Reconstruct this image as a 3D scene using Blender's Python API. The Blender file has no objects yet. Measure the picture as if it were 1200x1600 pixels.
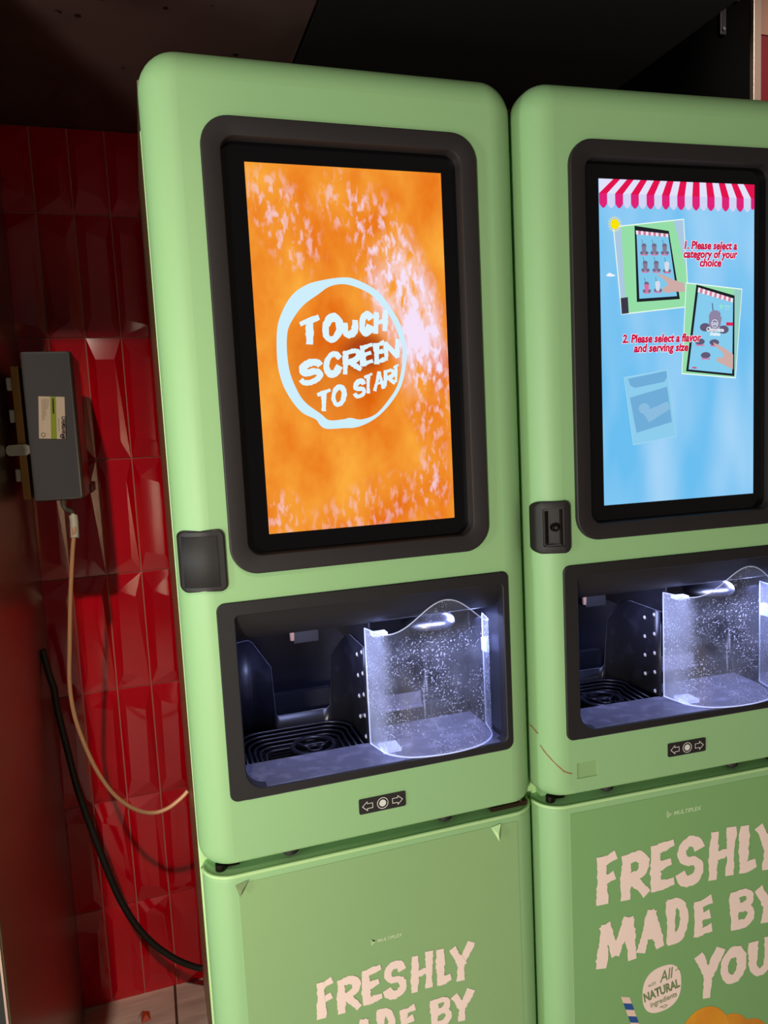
import bpy, bmesh, math, random
from mathutils import Vector, Matrix
random.seed(7)
S = bpy.context.scene
COL = S.collection
ZF = 0.10                      # mesh heights are written from a datum 0.10 m above the floor

# ------------------------------------------------------------------ camera
def rod(r):
    v = Vector(r); return Matrix.Rotation(v.length, 3, v.normalized())
cam = bpy.data.cameras.new('camera'); cam.sensor_fit = 'VERTICAL'; cam.sensor_height = 32.0
cam.lens = 1168.08 / 1600 * 32.0; cam.clip_start = 0.02
co = bpy.data.objects.new('camera', cam); COL.objects.link(co); S.camera = co
R = rod((-0.10060746, 0.06639533, -0.30820439))
M = Matrix((R @ Vector((1, 0, 0)), R @ Vector((0, 0, 1)), R @ Vector((0, -1, 0)))).transposed()
co.matrix_world = Matrix.Translation((-0.35696, -1.23038, 1.36487 + ZF)) @ M.to_4x4()

# ------------------------------------------------------------------ world, lamps, exposure
S.view_settings.view_transform = 'Standard'; S.view_settings.look = 'None'
S.view_settings.exposure = 0.0; S.view_settings.gamma = 1.0
try: S.view_settings.use_curve_mapping = False
except Exception: pass
S.cycles.max_bounces = 10; S.cycles.transparent_max_bounces = 16
S.cycles.use_denoising = True
S.cycles.caustics_reflective = False; S.cycles.caustics_refractive = False
W = bpy.data.worlds.new('world'); S.world = W; W.use_nodes = True
W.node_tree.nodes['Background'].inputs[0].default_value = (1.0, 0.86, 0.76, 1)
W.node_tree.nodes['Background'].inputs[1].default_value = 0.085

def lamp(name, loc, target, size, power, col, spread=180):
    l = bpy.data.lights.new(name, 'AREA'); l.shape = 'DISK'; l.size = size; l.energy = power; l.color = col
    l.spread = math.radians(spread)
    o = bpy.data.objects.new(name, l); COL.objects.link(o)
    o.location = loc
    o.rotation_euler = (Vector(target) - Vector(loc)).to_track_quat('-Z', 'Y').to_euler()
    return o
def spot(name, loc, target, deg, power, col, r=0.06, blend=1.0):
    l = bpy.data.lights.new(name, 'SPOT'); l.spot_size = math.radians(deg); l.spot_blend = blend; l.energy = power; l.color = col; l.shadow_soft_size = r
    o = bpy.data.objects.new(name, l); COL.objects.link(o); o.location = loc
    o.rotation_euler = (Vector(target) - Vector(loc)).to_track_quat('-Z', 'Y').to_euler()
    return o
spot('overhead_spot', (-0.85, -2.5, 3.82), (-0.98, 0.7, 0.78), 33.5, 295, (1.0, 0.84, 0.68))
lamp('side_lamp', (-1.9, -2.7, 1.0), (0.1, 0.0, 1.2), 0.40, 82, (1.0, 0.93, 0.82))
lamp('side_lamp', (-2.7, -1.0, 1.1), (0.0, 0.1, 1.2), 0.40, 25, (0.80, 1.0, 1.0))
spot('overhead_spot', (1.9, -1.5, 3.6), (1.60, 0.72, 2.50), 15, 210, (1.0, 0.86, 0.76))  # added narrow spot to brighten the steel edge trim, no known fixture

# ------------------------------------------------------------------ materials
def lin(c):
    f = lambda v: v / 12.92 if v <= 0.04045 else ((v + 0.055) / 1.055) ** 2.4
    return tuple(f(x / 255.0) for x in c) + (1.0,)
def mat(name, rgb, rough=0.5, metal=0.0, noise=None, bump=None, coat=0.0, spec=0.5):
    m = bpy.data.materials.new(name); m.use_nodes = True
    nt = m.node_tree; b = nt.nodes['Principled BSDF']
    b.inputs['Base Color'].default_value = lin(rgb); b.inputs['Roughness'].default_value = rough
    b.inputs['Metallic'].default_value = metal; b.inputs['Coat Weight'].default_value = coat
    b.inputs['Specular IOR Level'].default_value = spec
    if noise or bump:
        tc = nt.nodes.new('ShaderNodeTexCoord')
    if noise:                                   # (other colour, scale, low, high)
        n = nt.nodes.new('ShaderNodeTexNoise'); n.inputs['Scale'].default_value = noise[1]; n.inputs['Detail'].default_value = 5
        r = nt.nodes.new('ShaderNodeValToRGB')
        r.color_ramp.elements[0].position = noise[2]; r.color_ramp.elements[0].color = lin(rgb)
        r.color_ramp.elements[1].position = noise[3]; r.color_ramp.elements[1].color = lin(noise[0])
        mp = nt.nodes.new('ShaderNodeMapping')
        if len(noise) > 4: mp.inputs['Scale'].default_value = noise[4]
        nt.links.new(tc.outputs['Object'], mp.inputs[0]); nt.links.new(mp.outputs[0], n.inputs['Vector'])
        nt.links.new(n.outputs['Fac'], r.inputs[0]); nt.links.new(r.outputs[0], b.inputs['Base Color'])
    if bump:                                    # (scale, strength)
        n = nt.nodes.new('ShaderNodeTexNoise'); n.inputs['Scale'].default_value = bump[0]; n.inputs['Detail'].default_value = 3
        bp = nt.nodes.new('ShaderNodeBump'); bp.inputs['Strength'].default_value = bump[1]; bp.inputs['Distance'].default_value = 0.002
        nt.links.new(tc.outputs['Object'], n.inputs['Vector'])
        nt.links.new(n.outputs['Fac'], bp.inputs['Height']); nt.links.new(bp.outputs[0], b.inputs['Normal'])
    return m
def emis(name, rgb, k=1.0):
    m = bpy.data.materials.new(name); m.use_nodes = True; nt = m.node_tree
    nt.nodes.clear()
    e = nt.nodes.new('ShaderNodeEmission'); e.inputs[0].default_value = lin(rgb); e.inputs[1].default_value = k
    o = nt.nodes.new('ShaderNodeOutputMaterial'); nt.links.new(e.outputs[0], o.inputs[0])
    return m

GREEN = (150, 193, 135)
m_green = mat('mint_green_plastic', GREEN, 0.50, bump=(900, 0.12))
m_door = mat('mint_green_door', (150, 193, 135), 0.5, bump=(700, 0.12))
m_vinyl = mat('green_vinyl_print', (144, 180, 122), 0.5, bump=(600, 0.08))
m_vinyl_deep = mat('deep_green_vinyl_print', (130, 176, 112), 0.5, bump=(600, 0.08))
m_rim = mat('pale_green_edge', (190, 226, 160), 0.4)
m_cab = mat('olive_steel_cabinet', (150, 130, 98), 0.38, 0.75)
m_blk = mat('black_satin_plastic', (34, 29, 29), 0.58, bump=(500, 0.06))
m_blk2 = mat('black_textured_plastic', (24, 21, 22), 0.62, bump=(400, 0.1))
m_glassblk = mat('black_screen_glass', (6, 6, 8), 0.07, spec=0.6)
m_dark = mat('dark_recess', (14, 12, 14), 0.6)
m_liner = mat('charcoal_wet_plastic', (30, 30, 37), 0.30, noise=((50, 50, 62), 26, 0.52, 0.9))
m_liner2 = mat('charcoal_back_plastic', (34, 34, 42), 0.3)
m_ledge = mat('grey_ledge_plastic', (104, 102, 114), 0.32, noise=((150, 148, 162), 40, 0.5, 0.85))
m_chrome = mat('bright_steel', (170, 170, 178), 0.30, 1.0)
m_lid = mat('dull_steel_lid', (112, 112, 122), 0.36, 1.0)
m_pink = mat('pale_pink_print', (255, 228, 216), 0.55)
m_logo = mat('pale_green_print', (214, 232, 190), 0.5)
m_white = mat('white_print', (225, 222, 215), 0.5)
m_inkg = mat('olive_ink', (120, 140, 92), 0.55)
m_grey = mat('grey_glossy_casing', (86, 86, 90), 0.16, coat=0.3)
m_greyd = mat('dark_grey_casing', (44, 42, 46), 0.3)
m_card = mat('cream_label', (226, 206, 184), 0.5)
m_lime = mat('lime_stripe', (150, 170, 40), 0.5)
m_ink = mat('black_ink', (36, 30, 40), 0.6)
m_wood = mat('tan_board', (176, 126, 62), 0.6, noise=((150, 104, 50), 30, 0.4, 0.7, (1, 1, 0.1)))
m_clip = mat('white_clip_plastic', (205, 198, 182), 0.4)
m_hose = mat('beige_tubing', (214, 160, 118), 0.35)
m_cable = mat('black_rubber', (26, 24, 22), 0.55)
m_fit = mat('grey_fitting', (205, 200, 184), 0.45)
m_ceil = mat('lit_brown_soffit', (72, 53, 48), 0.5, noise=((56, 41, 37), 6, 0.4, 0.7))  # browner tone stands in for light on the soffit's left part
m_ceilb = mat('unlit_soffit', (7, 7, 6), 0.6)  # black stands in for the soffit's lack of light on the right
m_void = mat('black_paint', (2, 2, 2), 0.7, spec=0.05)
m_steel = mat('stainless_sheet', (160, 146, 134), 0.30, 0.9, bump=(14, 0.05))
m_trim = mat('brushed_trim', (196, 172, 156), 0.32, 0.6)
m_plaster = mat('brown_plaster', (150, 110, 92), 0.7)
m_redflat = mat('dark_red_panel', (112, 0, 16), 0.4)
m_orange = mat('orange_wrapper', (214, 78, 24), 0.4)
m_wrapw = mat('white_wrapper', (214, 202, 190), 0.5)
m_screw = mat('dark_screw', (40, 34, 30), 0.35, 0.8)
m_hinge = mat('brown_hinge', (78, 58, 44), 0.4, 0.7)
m_gskt = mat('grey_door_edge', (200, 226, 176), 0.4)
m_brass = mat('brass_nozzle', (196, 158, 130), 0.25, 0.6)
m_scr = mat('brown_scratch', (150, 100, 70), 0.7)
m_hole = mat('pale_drip_hole', (200, 200, 212), 0.3)
m_peach = mat('printed_peach', (236, 164, 40), 0.5, noise=((222, 128, 28), 12, 0.4, 0.75))
m_peach2 = mat('printed_peach_deeper', (226, 150, 40), 0.5, noise=((205, 120, 26), 12, 0.4, 0.75))
m_strawb = mat('blue_print', (38, 82, 150), 0.5)
m_straww = mat('cream_print', (240, 206, 190), 0.5)

def tile_material():
    m = mat('red_glazed_tile', (232, 0, 32), 0.10, noise=((212, 0, 28), 5, 0.35, 0.7), coat=0.2)
    return m
m_tile = tile_material()
m_grout = mat('brown_grout', (206, 140, 126), 0.8)
def floor_material():
    m = mat('wood_look_tile', (240, 220, 206), 0.45, noise=((198, 176, 162), 6, 0.3, 0.75, (1.2, 9, 1)))
    nt = m.node_tree; b = nt.nodes['Principled BSDF']
    tc = nt.nodes.new('ShaderNodeTexCoord'); br = nt.nodes.new('ShaderNodeTexBrick')
    br.offset = 0.0
    br.inputs['Color1'].default_value = (1, 1, 1, 1); br.inputs['Color2'].default_value = (1, 1, 1, 1)
    br.inputs['Mortar'].default_value = (0.12, 0.09, 0.08, 1); br.inputs['Scale'].default_value = 1
    br.inputs['Mortar Size'].default_value = 0.0035; br.inputs['Brick Width'].default_value = 0.6; br.inputs['Row Height'].default_value = 0.6
    mp = nt.nodes.new('ShaderNodeMapping'); mp.inputs['Location'].default_value = (0.393 + 0.6, 0.15, 0)
    nt.links.new(tc.outputs['Object'], mp.inputs[0]); nt.links.new(mp.outputs[0], br.inputs['Vector'])
    mx = nt.nodes.new('ShaderNodeMixRGB'); mx.blend_type = 'MULTIPLY'; mx.inputs[0].default_value = 1
    src = b.inputs['Base Color'].links[0].from_socket
    nt.links.new(src, mx.inputs[1]); nt.links.new(br.outputs['Color'], mx.inputs[2]); nt.links.new(mx.outputs[0], b.inputs['Base Color'])
    return m
m_floor = floor_material()

def ceiling_specks(m):
    nt = m.node_tree; b = nt.nodes['Principled BSDF']
    tc = nt.nodes.new('ShaderNodeTexCoord'); n = nt.nodes.new('ShaderNodeTexVoronoi'); n.inputs['Scale'].default_value = 26
    n2 = nt.nodes.new('ShaderNodeTexNoise'); n2.inputs['Scale'].default_value = 7
    a = nt.nodes.new('ShaderNodeMath'); a.operation = 'LESS_THAN'; a.inputs[1].default_value = 0.16
    g = nt.nodes.new('ShaderNodeMath'); g.operation = 'GREATER_THAN'; g.inputs[1].default_value = 0.55
    k = nt.nodes.new('ShaderNodeMath'); k.operation = 'MULTIPLY'
    mx = nt.nodes.new('ShaderNodeMixRGB'); mx.inputs[2].default_value = (0.002, 0.0015, 0.0015, 1)
    nt.links.new(tc.outputs['Object'], n.inputs['Vector']); nt.links.new(tc.outputs['Object'], n2.inputs['Vector'])
    nt.links.new(n.outputs['Distance'], a.inputs[0]); nt.links.new(n2.outputs['Fac'], g.inputs[0])
    nt.links.new(a.outputs[0], k.inputs[0]); nt.links.new(g.outputs[0], k.inputs[1]); nt.links.new(k.outputs[0], mx.inputs[0])
    src = b.inputs['Base Color'].links[0].from_socket
    nt.links.new(src, mx.inputs[1]); nt.links.new(mx.outputs[0], b.inputs['Base Color'])
ceiling_specks(m_ceil)

def clear_plastic():
    """scratched, splashed clear polycarbonate: mostly see-through, gloss, whitish smears and droplets"""
    m = bpy.data.materials.new('splashed_clear_plastic'); m.use_nodes = True; nt = m.node_tree; nt.nodes.clear()
    N = nt.nodes.new; L = nt.links.new
    out = N('ShaderNodeOutputMaterial'); tr = N('ShaderNodeBsdfTransparent'); tr.inputs[0].default_value = (0.93, 0.94, 0.97, 1)
    gl = N('ShaderNodeBsdfGlossy'); gl.inputs['Roughness'].default_value = 0.05
    fr = N('ShaderNodeFresnel'); fr.inputs[0].default_value = 1.45
    m1 = N('ShaderNodeMixShader'); L(fr.outputs[0], m1.inputs[0]); L(tr.outputs[0], m1.inputs[1]); L(gl.outputs[0], m1.inputs[2])
    df = N('ShaderNodeBsdfDiffuse'); df.inputs[0].default_value = (0.82, 0.84, 0.95, 1)
    tl = N('ShaderNodeBsdfTranslucent'); tl.inputs[0].default_value = (0.82, 0.84, 0.95, 1)
    m2 = N('ShaderNodeMixShader'); m2.inputs[0].default_value = 0.55; L(df.outputs[0], m2.inputs[1]); L(tl.outputs[0], m2.inputs[2])
    tc = N('ShaderNodeTexCoord')
    def noise(scale, lo, hi, mapping=None, detail=4):
        n = N('ShaderNodeTexNoise'); n.inputs['Scale'].default_value = scale; n.inputs['Detail'].default_value = detail
        if mapping:
            mp = N('ShaderNodeMapping'); mp.inputs['Scale'].default_value = mapping; L(tc.outputs['Object'], mp.inputs[0]); L(mp.outputs[0], n.inputs['Vector'])
        else: L(tc.outputs['Object'], n.inputs['Vector'])
        r = N('ShaderNodeMapRange'); r.inputs[1].default_value = lo; r.inputs[2].default_value = hi; L(n.outputs['Fac'], r.inputs[0]); return r.outputs[0]
    def math_(op, a, b):
        k = N('ShaderNodeMath'); k.operation = op; k.use_clamp = True
        for i, v in enumerate((a, b)):
            if isinstance(v, (int, float)): k.inputs[i].default_value = v
            else: L(v, k.inputs[i])
        return k.outputs[0]
    drops = noise(300, 0.56, 0.68, None, 2)
    zone = noise(13, 0.36, 0.60)
    drops = math_('MULTIPLY', drops, zone)
    runs = noise(90, 0.62, 0.74, (1, 1, 0.08), 2)
    runs = math_('MULTIPLY', runs, noise(14, 0.45, 0.65))
    haze = noise(22, 0.35, 0.85)
    t = math_('ADD', math_('MULTIPLY', drops, 0.6), math_('MULTIPLY', runs, 0.32))
    t = math_('ADD', t, math_('MULTIPLY', haze, 0.13))
    sp = N('ShaderNodeSeparateXYZ'); L(tc.outputs['Object'], sp.inputs[0])
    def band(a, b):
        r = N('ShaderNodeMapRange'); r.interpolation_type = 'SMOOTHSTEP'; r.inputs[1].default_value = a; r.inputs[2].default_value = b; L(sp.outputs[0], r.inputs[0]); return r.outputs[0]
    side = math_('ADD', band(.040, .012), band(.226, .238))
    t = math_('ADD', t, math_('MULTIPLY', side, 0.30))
    t = math_('ADD', t, 0.03)
    mix = N('ShaderNodeMixShader'); L(t, mix.inputs[0]); L(m1.outputs[0], mix.inputs[1]); L(m2.outputs[0], mix.inputs[2]); L(mix.outputs[0], out.inputs[0])
    return m
m_clear = clear_plastic()
def frosted():
    m = bpy.data.materials.new('frosted_plastic_edge'); m.use_nodes = True; nt = m.node_tree; nt.nodes.clear()
    N = nt.nodes.new; L = nt.links.new
    out = N('ShaderNodeOutputMaterial'); tr = N('ShaderNodeBsdfTransparent'); tl = N('ShaderNodeBsdfTranslucent'); df = N('ShaderNodeBsdfDiffuse')
    tl.inputs[0].default_value = df.inputs[0].default_value = (0.8, 0.83, 0.97, 1)
    a = N('ShaderNodeAddShader'); L(tl.outputs[0], a.inputs[0]); L(df.outputs[0], a.inputs[1])
    mix = N('ShaderNodeMixShader'); mix.inputs[0].default_value = 0.36; L(tr.outputs[0], mix.inputs[1]); L(a.outputs[0], mix.inputs[2]); L(mix.outputs[0], out.inputs[0])
    return m
m_frost = frosted()

def juice_screen():
    """moving close-up of orange pulp shown on the display"""
    m = bpy.data.materials.new('orange_pulp_picture'); m.use_nodes = True; nt = m.node_tree; nt.nodes.clear()
    N = nt.nodes.new; L = nt.links.new
    out = N('ShaderNodeOutputMaterial'); e = N('ShaderNodeEmission'); L(e.outputs[0], out.inputs[0])
    tc = N('ShaderNodeTexCoord'); sep = N('ShaderNodeSeparateXYZ'); L(tc.outputs['Object'], sep.inputs[0])
    def math_(op, a, b=0.0, clamp=False):
        k = N('ShaderNodeMath'); k.operation = op; k.use_clamp = clamp
        for i, v in enumerate((a, b)):
            if isinstance(v, (int, float)): k.inputs[i].default_value = v
            else: L(v, k.inputs[i])
        return k.outputs[0]
    def noise(scale, lo, hi, rot, sc, dist=0.0, detail=4, rough=0.55):
        mp = N('ShaderNodeMapping'); mp.inputs['Rotation'].default_value = (0, rot, 0); mp.inputs['Scale'].default_value = sc
        L(tc.outputs['Object'], mp.inputs[0])
        n = N('ShaderNodeTexNoise'); n.inputs['Scale'].default_value = scale; n.inputs['Detail'].default_value = detail
        n.inputs['Distortion'].default_value = dist; n.inputs['Roughness'].default_value = rough
        L(mp.outputs[0], n.inputs['Vector'])
        r = N('ShaderNodeMapRange'); r.inputs[1].default_value = lo; r.inputs[2].default_value = hi; L(n.outputs['Fac'], r.inputs[0]); return r.outputs[0]
    def blob(cx, cz, rx, rz, rot=0.0):
        dx = math_('SUBTRACT', sep.outputs[0], cx); dz = math_('SUBTRACT', sep.outputs[2], cz)
        c, s = math.cos(rot), math.sin(rot)
        u = math_('DIVIDE', math_('ADD', math_('MULTIPLY', dx, c), math_('MULTIPLY', dz, s)), rx)
        v = math_('DIVIDE', math_('SUBTRACT', math_('MULTIPLY', dz, c), math_('MULTIPLY', dx, s)), rz)
        d = math_('ADD', math_('MULTIPLY', u, u), math_('MULTIPLY', v, v))
        r = N('ShaderNodeMapRange'); r.interpolation_type = 'SMOOTHSTEP'; r.inputs[1].default_value = 1.0; r.inputs[2].default_value = 0.0; L(d, r.inputs[0]); return r.outputs[0]
    base = N('ShaderNodeValToRGB'); cr = base.color_ramp
    cr.elements[0].position = 0.0; cr.elements[0].color = lin((230, 104, 10))
    cr.elements[1].position = 1.0; cr.elements[1].color = lin((255, 180, 66))
    L(noise(9, 0.3, 0.72, 0.5, (1, 1, 0.7)), base.inputs[0])
    fine = noise(76, 0.50, 0.64, -0.55, (1.25, 1, 0.6), 0.25, 4, 0.5)
    field = math_('ADD', math_('MULTIPLY', blob(0.085, 1.60, 0.075, 0.21, 0.35), 1.15), math_('MULTIPLY', blob(0.125, 1.45, 0.055, 0.16, 0.1), 0.7))
    field = math_('ADD', field, math_('MULTIPLY', blob(-0.11, 1.71, 0.06, 0.11, 0.5), 0.75))
    field = math_('ADD', field, math_('MULTIPLY', blob(-0.01, 1.74, 0.05, 0.07, 0.4), 0.6))
    field = math_('ADD', field, math_('MULTIPLY', blob(0.02, 1.23, 0.17, 0.06, 0.3), 0.45))
    field = math_('ADD', field, math_('MULTIPLY', blob(-0.14, 1.23, 0.04, 0.05), 0.6))
    field = math_('ADD', field, math_('MULTIPLY', blob(0.13, 1.27, 0.04, 0.08), 0.6))
    swirl = noise(34, 0.36, 0.60, -0.35, (1.5, 1, 0.55), 0.5, 6)
    hl = math_('MULTIPLY', field, math_('ADD', math_('MULTIPLY', fine, 0.75), math_('MULTIPLY', math_('MULTIPLY', swirl, blob(0.10, 1.56, 0.10, 0.17)), 0.75)), True)
    mx = N('ShaderNodeMixRGB'); L(hl, mx.inputs[0]); L(base.outputs[0], mx.inputs[1]); mx.inputs[2].default_value = lin((246, 226, 248))
    dk = N('ShaderNodeMixRGB'); L(math_('MULTIPLY', blob(0.012, 1.497, 0.052, 0.042, 0.2), 0.95), dk.inputs[0]); L(mx.outputs[0], dk.inputs[1]); dk.inputs[2].default_value = lin((128, 34, 22))
    dk2 = N('ShaderNodeMixRGB'); L(math_('MULTIPLY', blob(-0.03, 1.47, 0.12, 0.12), 0.45), dk2.inputs[0]); L(dk.outputs[0], dk2.inputs[1]); dk2.inputs[2].default_value = lin((206, 86, 16))
    L(dk2.outputs[0], e.inputs[0]); e.inputs[1].default_value = 1.0
    return m
m_juice = juice_screen()
def sky_screen():
    m = bpy.data.materials.new('blue_sky_picture'); m.use_nodes = True; nt = m.node_tree; nt.nodes.clear()
    N = nt.nodes.new; L = nt.links.new
    out = N('ShaderNodeOutputMaterial'); e = N('ShaderNodeEmission'); L(e.outputs[0], out.inputs[0])
    tc = N('ShaderNodeTexCoord'); mp = N('ShaderNodeMapping'); mp.inputs['Rotation'].default_value = (0, 0.8, 0); mp.inputs['Scale'].default_value = (1, 1, 0.3)
    n = N('ShaderNodeTexNoise'); n.inputs['Scale'].default_value = 9; n.inputs['Detail'].default_value = 2
    L(tc.outputs['Object'], mp.inputs[0]); L(mp.outputs[0], n.inputs['Vector'])
    r = N('ShaderNodeValToRGB'); r.color_ramp.elements[0].position = 0.38; r.color_ramp.elements[0].color = lin((106, 190, 240))
    r.color_ramp.elements[1].position = 0.75; r.color_ramp.elements[1].color = lin((168, 214, 248))
    L(n.outputs['Fac'], r.inputs[0]); L(r.outputs[0], e.inputs[0])
    return m
m_sky = sky_screen()
E_ = {}
def em(rgb):
    if rgb not in E_: E_[rgb] = emis('display_%02x%02x%02x' % rgb, rgb)
    return E_[rgb]

# ------------------------------------------------------------------ mesh helpers
ORG = {}
def thing(name, label, cat, loc=(0, 0, 0), group=None):
    o = bpy.data.objects.new(name, None); COL.objects.link(o); o.location = loc; o.empty_display_size = 0.05
    ORG[o.name] = loc; o['label'] = label; o['category'] = cat
    if group: o['group'] = group
    return o
def obj(name, bm, m, parent=None, smooth=False, recalc=True, bevel=0.0, autosm=None):
    if isinstance(bm, bmesh.types.BMesh):
        if recalc: bmesh.ops.recalc_face_normals(bm, faces=bm.faces)
        me = bpy.data.meshes.new(name); bm.to_mesh(me); bm.free()
    else: me = bm
    if m: me.materials.append(m)
    if smooth:
        for p in me.polygons: p.use_smooth = True
        if autosm is not None: me.set_sharp_from_angle(angle=math.radians(autosm))
    o = bpy.data.objects.new(name, me); COL.objects.link(o)
    if bevel:
        b = o.modifiers.new('bevel', 'BEVEL'); b.width = bevel; b.segments = 2; b.limit_method = 'ANGLE'
    if parent is None: o.location = (0, 0, ZF)
    else:
        o.parent = parent
        if parent.name in ORG: o.location = Vector((0, 0, ZF)) - Vector(ORG[parent.name])
    return o
def struct(name, bm, m, **k):
    o = obj(name, bm, m, **k); o['kind'] = 'structure'; return o
def tag(o, label, cat, group=None):
    o['label'] = label; o['category'] = cat
    if group: o['group'] = group
    return o
NB = bmesh.new
def box(bm, x0, x1, y0, y1, z0, z1):
    v = [bm.verts.new((x, y, z)) for x in (x0, x1) for y in (y0, y1) for z in (z0, z1)]
    for f in ((0, 1, 3, 2), (4, 6, 7, 5), (0, 4, 5, 1), (2, 3, 7, 6), (0, 2, 6, 4), (1, 5, 7, 3)):
        bm.faces.new([v[i] for i in f])
    return v
def loft(bm, loops, close=True):
    vs = [[bm.verts.new(p) for p in l] for l in loops]
    n = len(vs[0])
    for a, b in zip(vs, vs[1:]):
        for i in range(n if close else n - 1):
            j = (i + 1) % n
            bm.faces.new((a[i], a[j], b[j], b[i]))
    return vs
def rr(x0, x1, z0, z1, r, n=8):
    """rounded rectangle outline; r one radius or (bl, br, tr, tl)"""
    if not isinstance(r, (tuple, list)): r = (r,) * 4
    out = []
    for (cx, sx, cz, sz, a0), q in zip(((x0, 1, z0, 1, 180), (x1, -1, z0, 1, 270), (x1, -1, z1, -1, 0), (x0, 1, z1, -1, 90)), r):
        q = max(q, 0.0006)
        for k in range(n + 1):
            a = math.radians(a0 + 90 * k / n)
            out.append((cx + sx * q + q * math.cos(a), cz + sz * q + q * math.sin(a)))
    return out
def at(pts, y): return [(x, y, z) for x, z in pts]
def ngon(bm, pts, y): return bm.faces.new([bm.verts.new((x, y, z)) for x, z in pts])
def prism(bm, pts, y0, y1):
    a = [bm.verts.new((x, y0, z)) for x, z in pts]; b = [bm.verts.new((x, y1, z)) for x, z in pts]
    bm.faces.new(a); bm.faces.new(b[::-1]); n = len(a)
    for i in range(n): bm.faces.new((a[i], b[i], b[(i + 1) % n], a[(i + 1) % n]))
def fill(bm, loops):
    """planar face with holes from closed vertex loops"""
    es = []
    for l in loops:
        for i in range(len(l)):
            a, b = l[i], l[(i + 1) % len(l)]
            e = bm.edges.get((a, b)) or bm.edges.new((a, b)); es.append(e)
    return bmesh.ops.triangle_fill(bm, use_beauty=True, use_dissolve=False, edges=es)
def tube(bm, pts, r, n=10, cap=True):
    pts = [Vector(p) for p in pts]; rings = []; up = None
    for i, p in enumerate(pts):
        t = (pts[min(i + 1, len(pts) - 1)] - pts[max(i - 1, 0)]).normalized()
        if up is None:
            up = t.orthogonal().normalized()
        up = (up - t * up.dot(t)).normalized(); s = t.cross(up)
        q = r[i] if isinstance(r, (list, tuple)) else r
        rings.append([bm.verts.new(p + (up * math.cos(2 * math.pi * k / n) + s * math.sin(2 * math.pi * k / n)) * q) for k in range(n)])
    for a, b in zip(rings, rings[1:]):
        for k in range(n): bm.faces.new((a[k], a[(k + 1) % n], b[(k + 1) % n], b[k]))
    if cap: bm.faces.new(rings[0][::-1]); bm.faces.new(rings[-1])
def spline(pts, k=8):
    pts = [Vector(p) for p in pts]; out = []
    for i in range(len(pts) - 1):
        p0, p1, p2, p3 = pts[max(i - 1, 0)], pts[i], pts[i + 1], pts[min(i + 2, len(pts) - 1)]
        for j in range(k):
            t = j / k
            out.append(0.5 * ((2 * p1) + (p2 - p0) * t + (2 * p0 - 5 * p1 + 4 * p2 - p3) * t * t + (3 * p1 - p0 - 3 * p2 + p3) * t ** 3))
    out.append(pts[-1]); return out
def circle(cx, cz, r, n=32, rz=None):
    rz = rz or r
    return [(cx + r * math.cos(2 * math.pi * k / n), cz + rz * math.sin(2 * math.pi * k / n)) for k in range(n)]
def disc_prism(bm, cx, cz, r, y0, y1, n=32): prism(bm, circle(cx, cz, r, n), y0, y1)
def lathe_z(bm, cx, cy, prof, n=40):
    loops = [[(cx + r * math.cos(2 * math.pi * k / n), cy + r * math.sin(2 * math.pi * k / n), z) for k in range(n)] for r, z in prof]
    vs = loft(bm, loops); bm.faces.new(vs[0]); bm.faces.new(vs[-1][::-1])

# ---- brush lettering: every glyph is a set of strokes in a unit box
def arc(cx, cy, rx, ry, a0, a1, n=14): return [(cx + rx * math.cos(math.radians(a0 + (a1 - a0) * i / n)), cy + ry * math.sin(math.radians(a0 + (a1 - a0) * i / n))) for i in range(n + 1)]
GL = {
 'A': [[(0, 0), (.5, 1)], [(.5, 1), (1, 0)], [(.2, .34), (.82, .38)]],
 'B': [[(.08, 0), (.04, 1)], [(0, .98), (.45, .98)] + arc(.45, .76, .42, .22, 90, -90)[1:] + [(.1, .54)], [(.1, .54), (.5, .52)] + arc(.5, .27, .45, .25, 90, -90)[1:] + [(.05, .04)]],
 'C': [[(.95, .78)] + arc(.52, .5, .5, .5, 50, 310, 22) + [(.95, .25)]],
 'D': [[(.1, 0), (.06, 1)], [(0, .98), (.35, .98)] + arc(.35, .5, .6, .48, 90, -90, 16)[1:] + [(.05, .03)]],
 'E': [[(.12, 0), (.06, 1)], [(.05, .95), (.95, 1)], [(.1, .52), (.82, .56)], [(.1, .03), (1, .06)]],
 'F': [[(.1, 0), (.08, 1)], [(0, .93), (1, 1)], [(.1, .48), (.9, .54)]],
 'H': [[(.06, 0), (.12, 1)], [(.88, 0), (.94, 1)], [(.1, .46), (.9, .52)]],
 'I': [[(.5, 0), (.5, 1)]],
 'L': [[(.12, 1), (.06, 0)], [(.04, .04), (1, .08)]],
 'M': [[(0, 0), (.12, 1)], [(.12, 1), (.46, .25)], [(.46, .25), (.86, 1)], [(.86, 1), (1, 0)]],
 'N': [[(.08, 0), (.04, 1)], [(.04, 1), (.94, 0)], [(.94, 0), (.96, 1)]],
 'O': [arc(.5, .5, .5, .5, 100, 458, 30)],
 'R': [[(.06, 0), (.08, 1)], [(0, .96), (.5, .97)] + arc(.5, .73, .42, .24, 90, -90)[1:] + [(.1, .46)], [(.35, .47), (1, 0)]],
 'S': [[(.92, .8)] + arc(.52, .745, .44, .245, 40, 260, 16) + arc(.5, .255, .48, .25, 80, -140, 18) + [(.06, .2)]],
 'T': [[(0, .93), (1, 1)], [(.5, .95), (.5, 0)]],
 'U': [[(.04, 1), (.06, .4)] + arc(.5, .36, .44, .36, 180, 360, 12) + [(.96, 1)]],
 'Y': [[(0, 1), (.5, .45)], [(1, 1), (.45, .42), (.4, 0)]],
}
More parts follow.
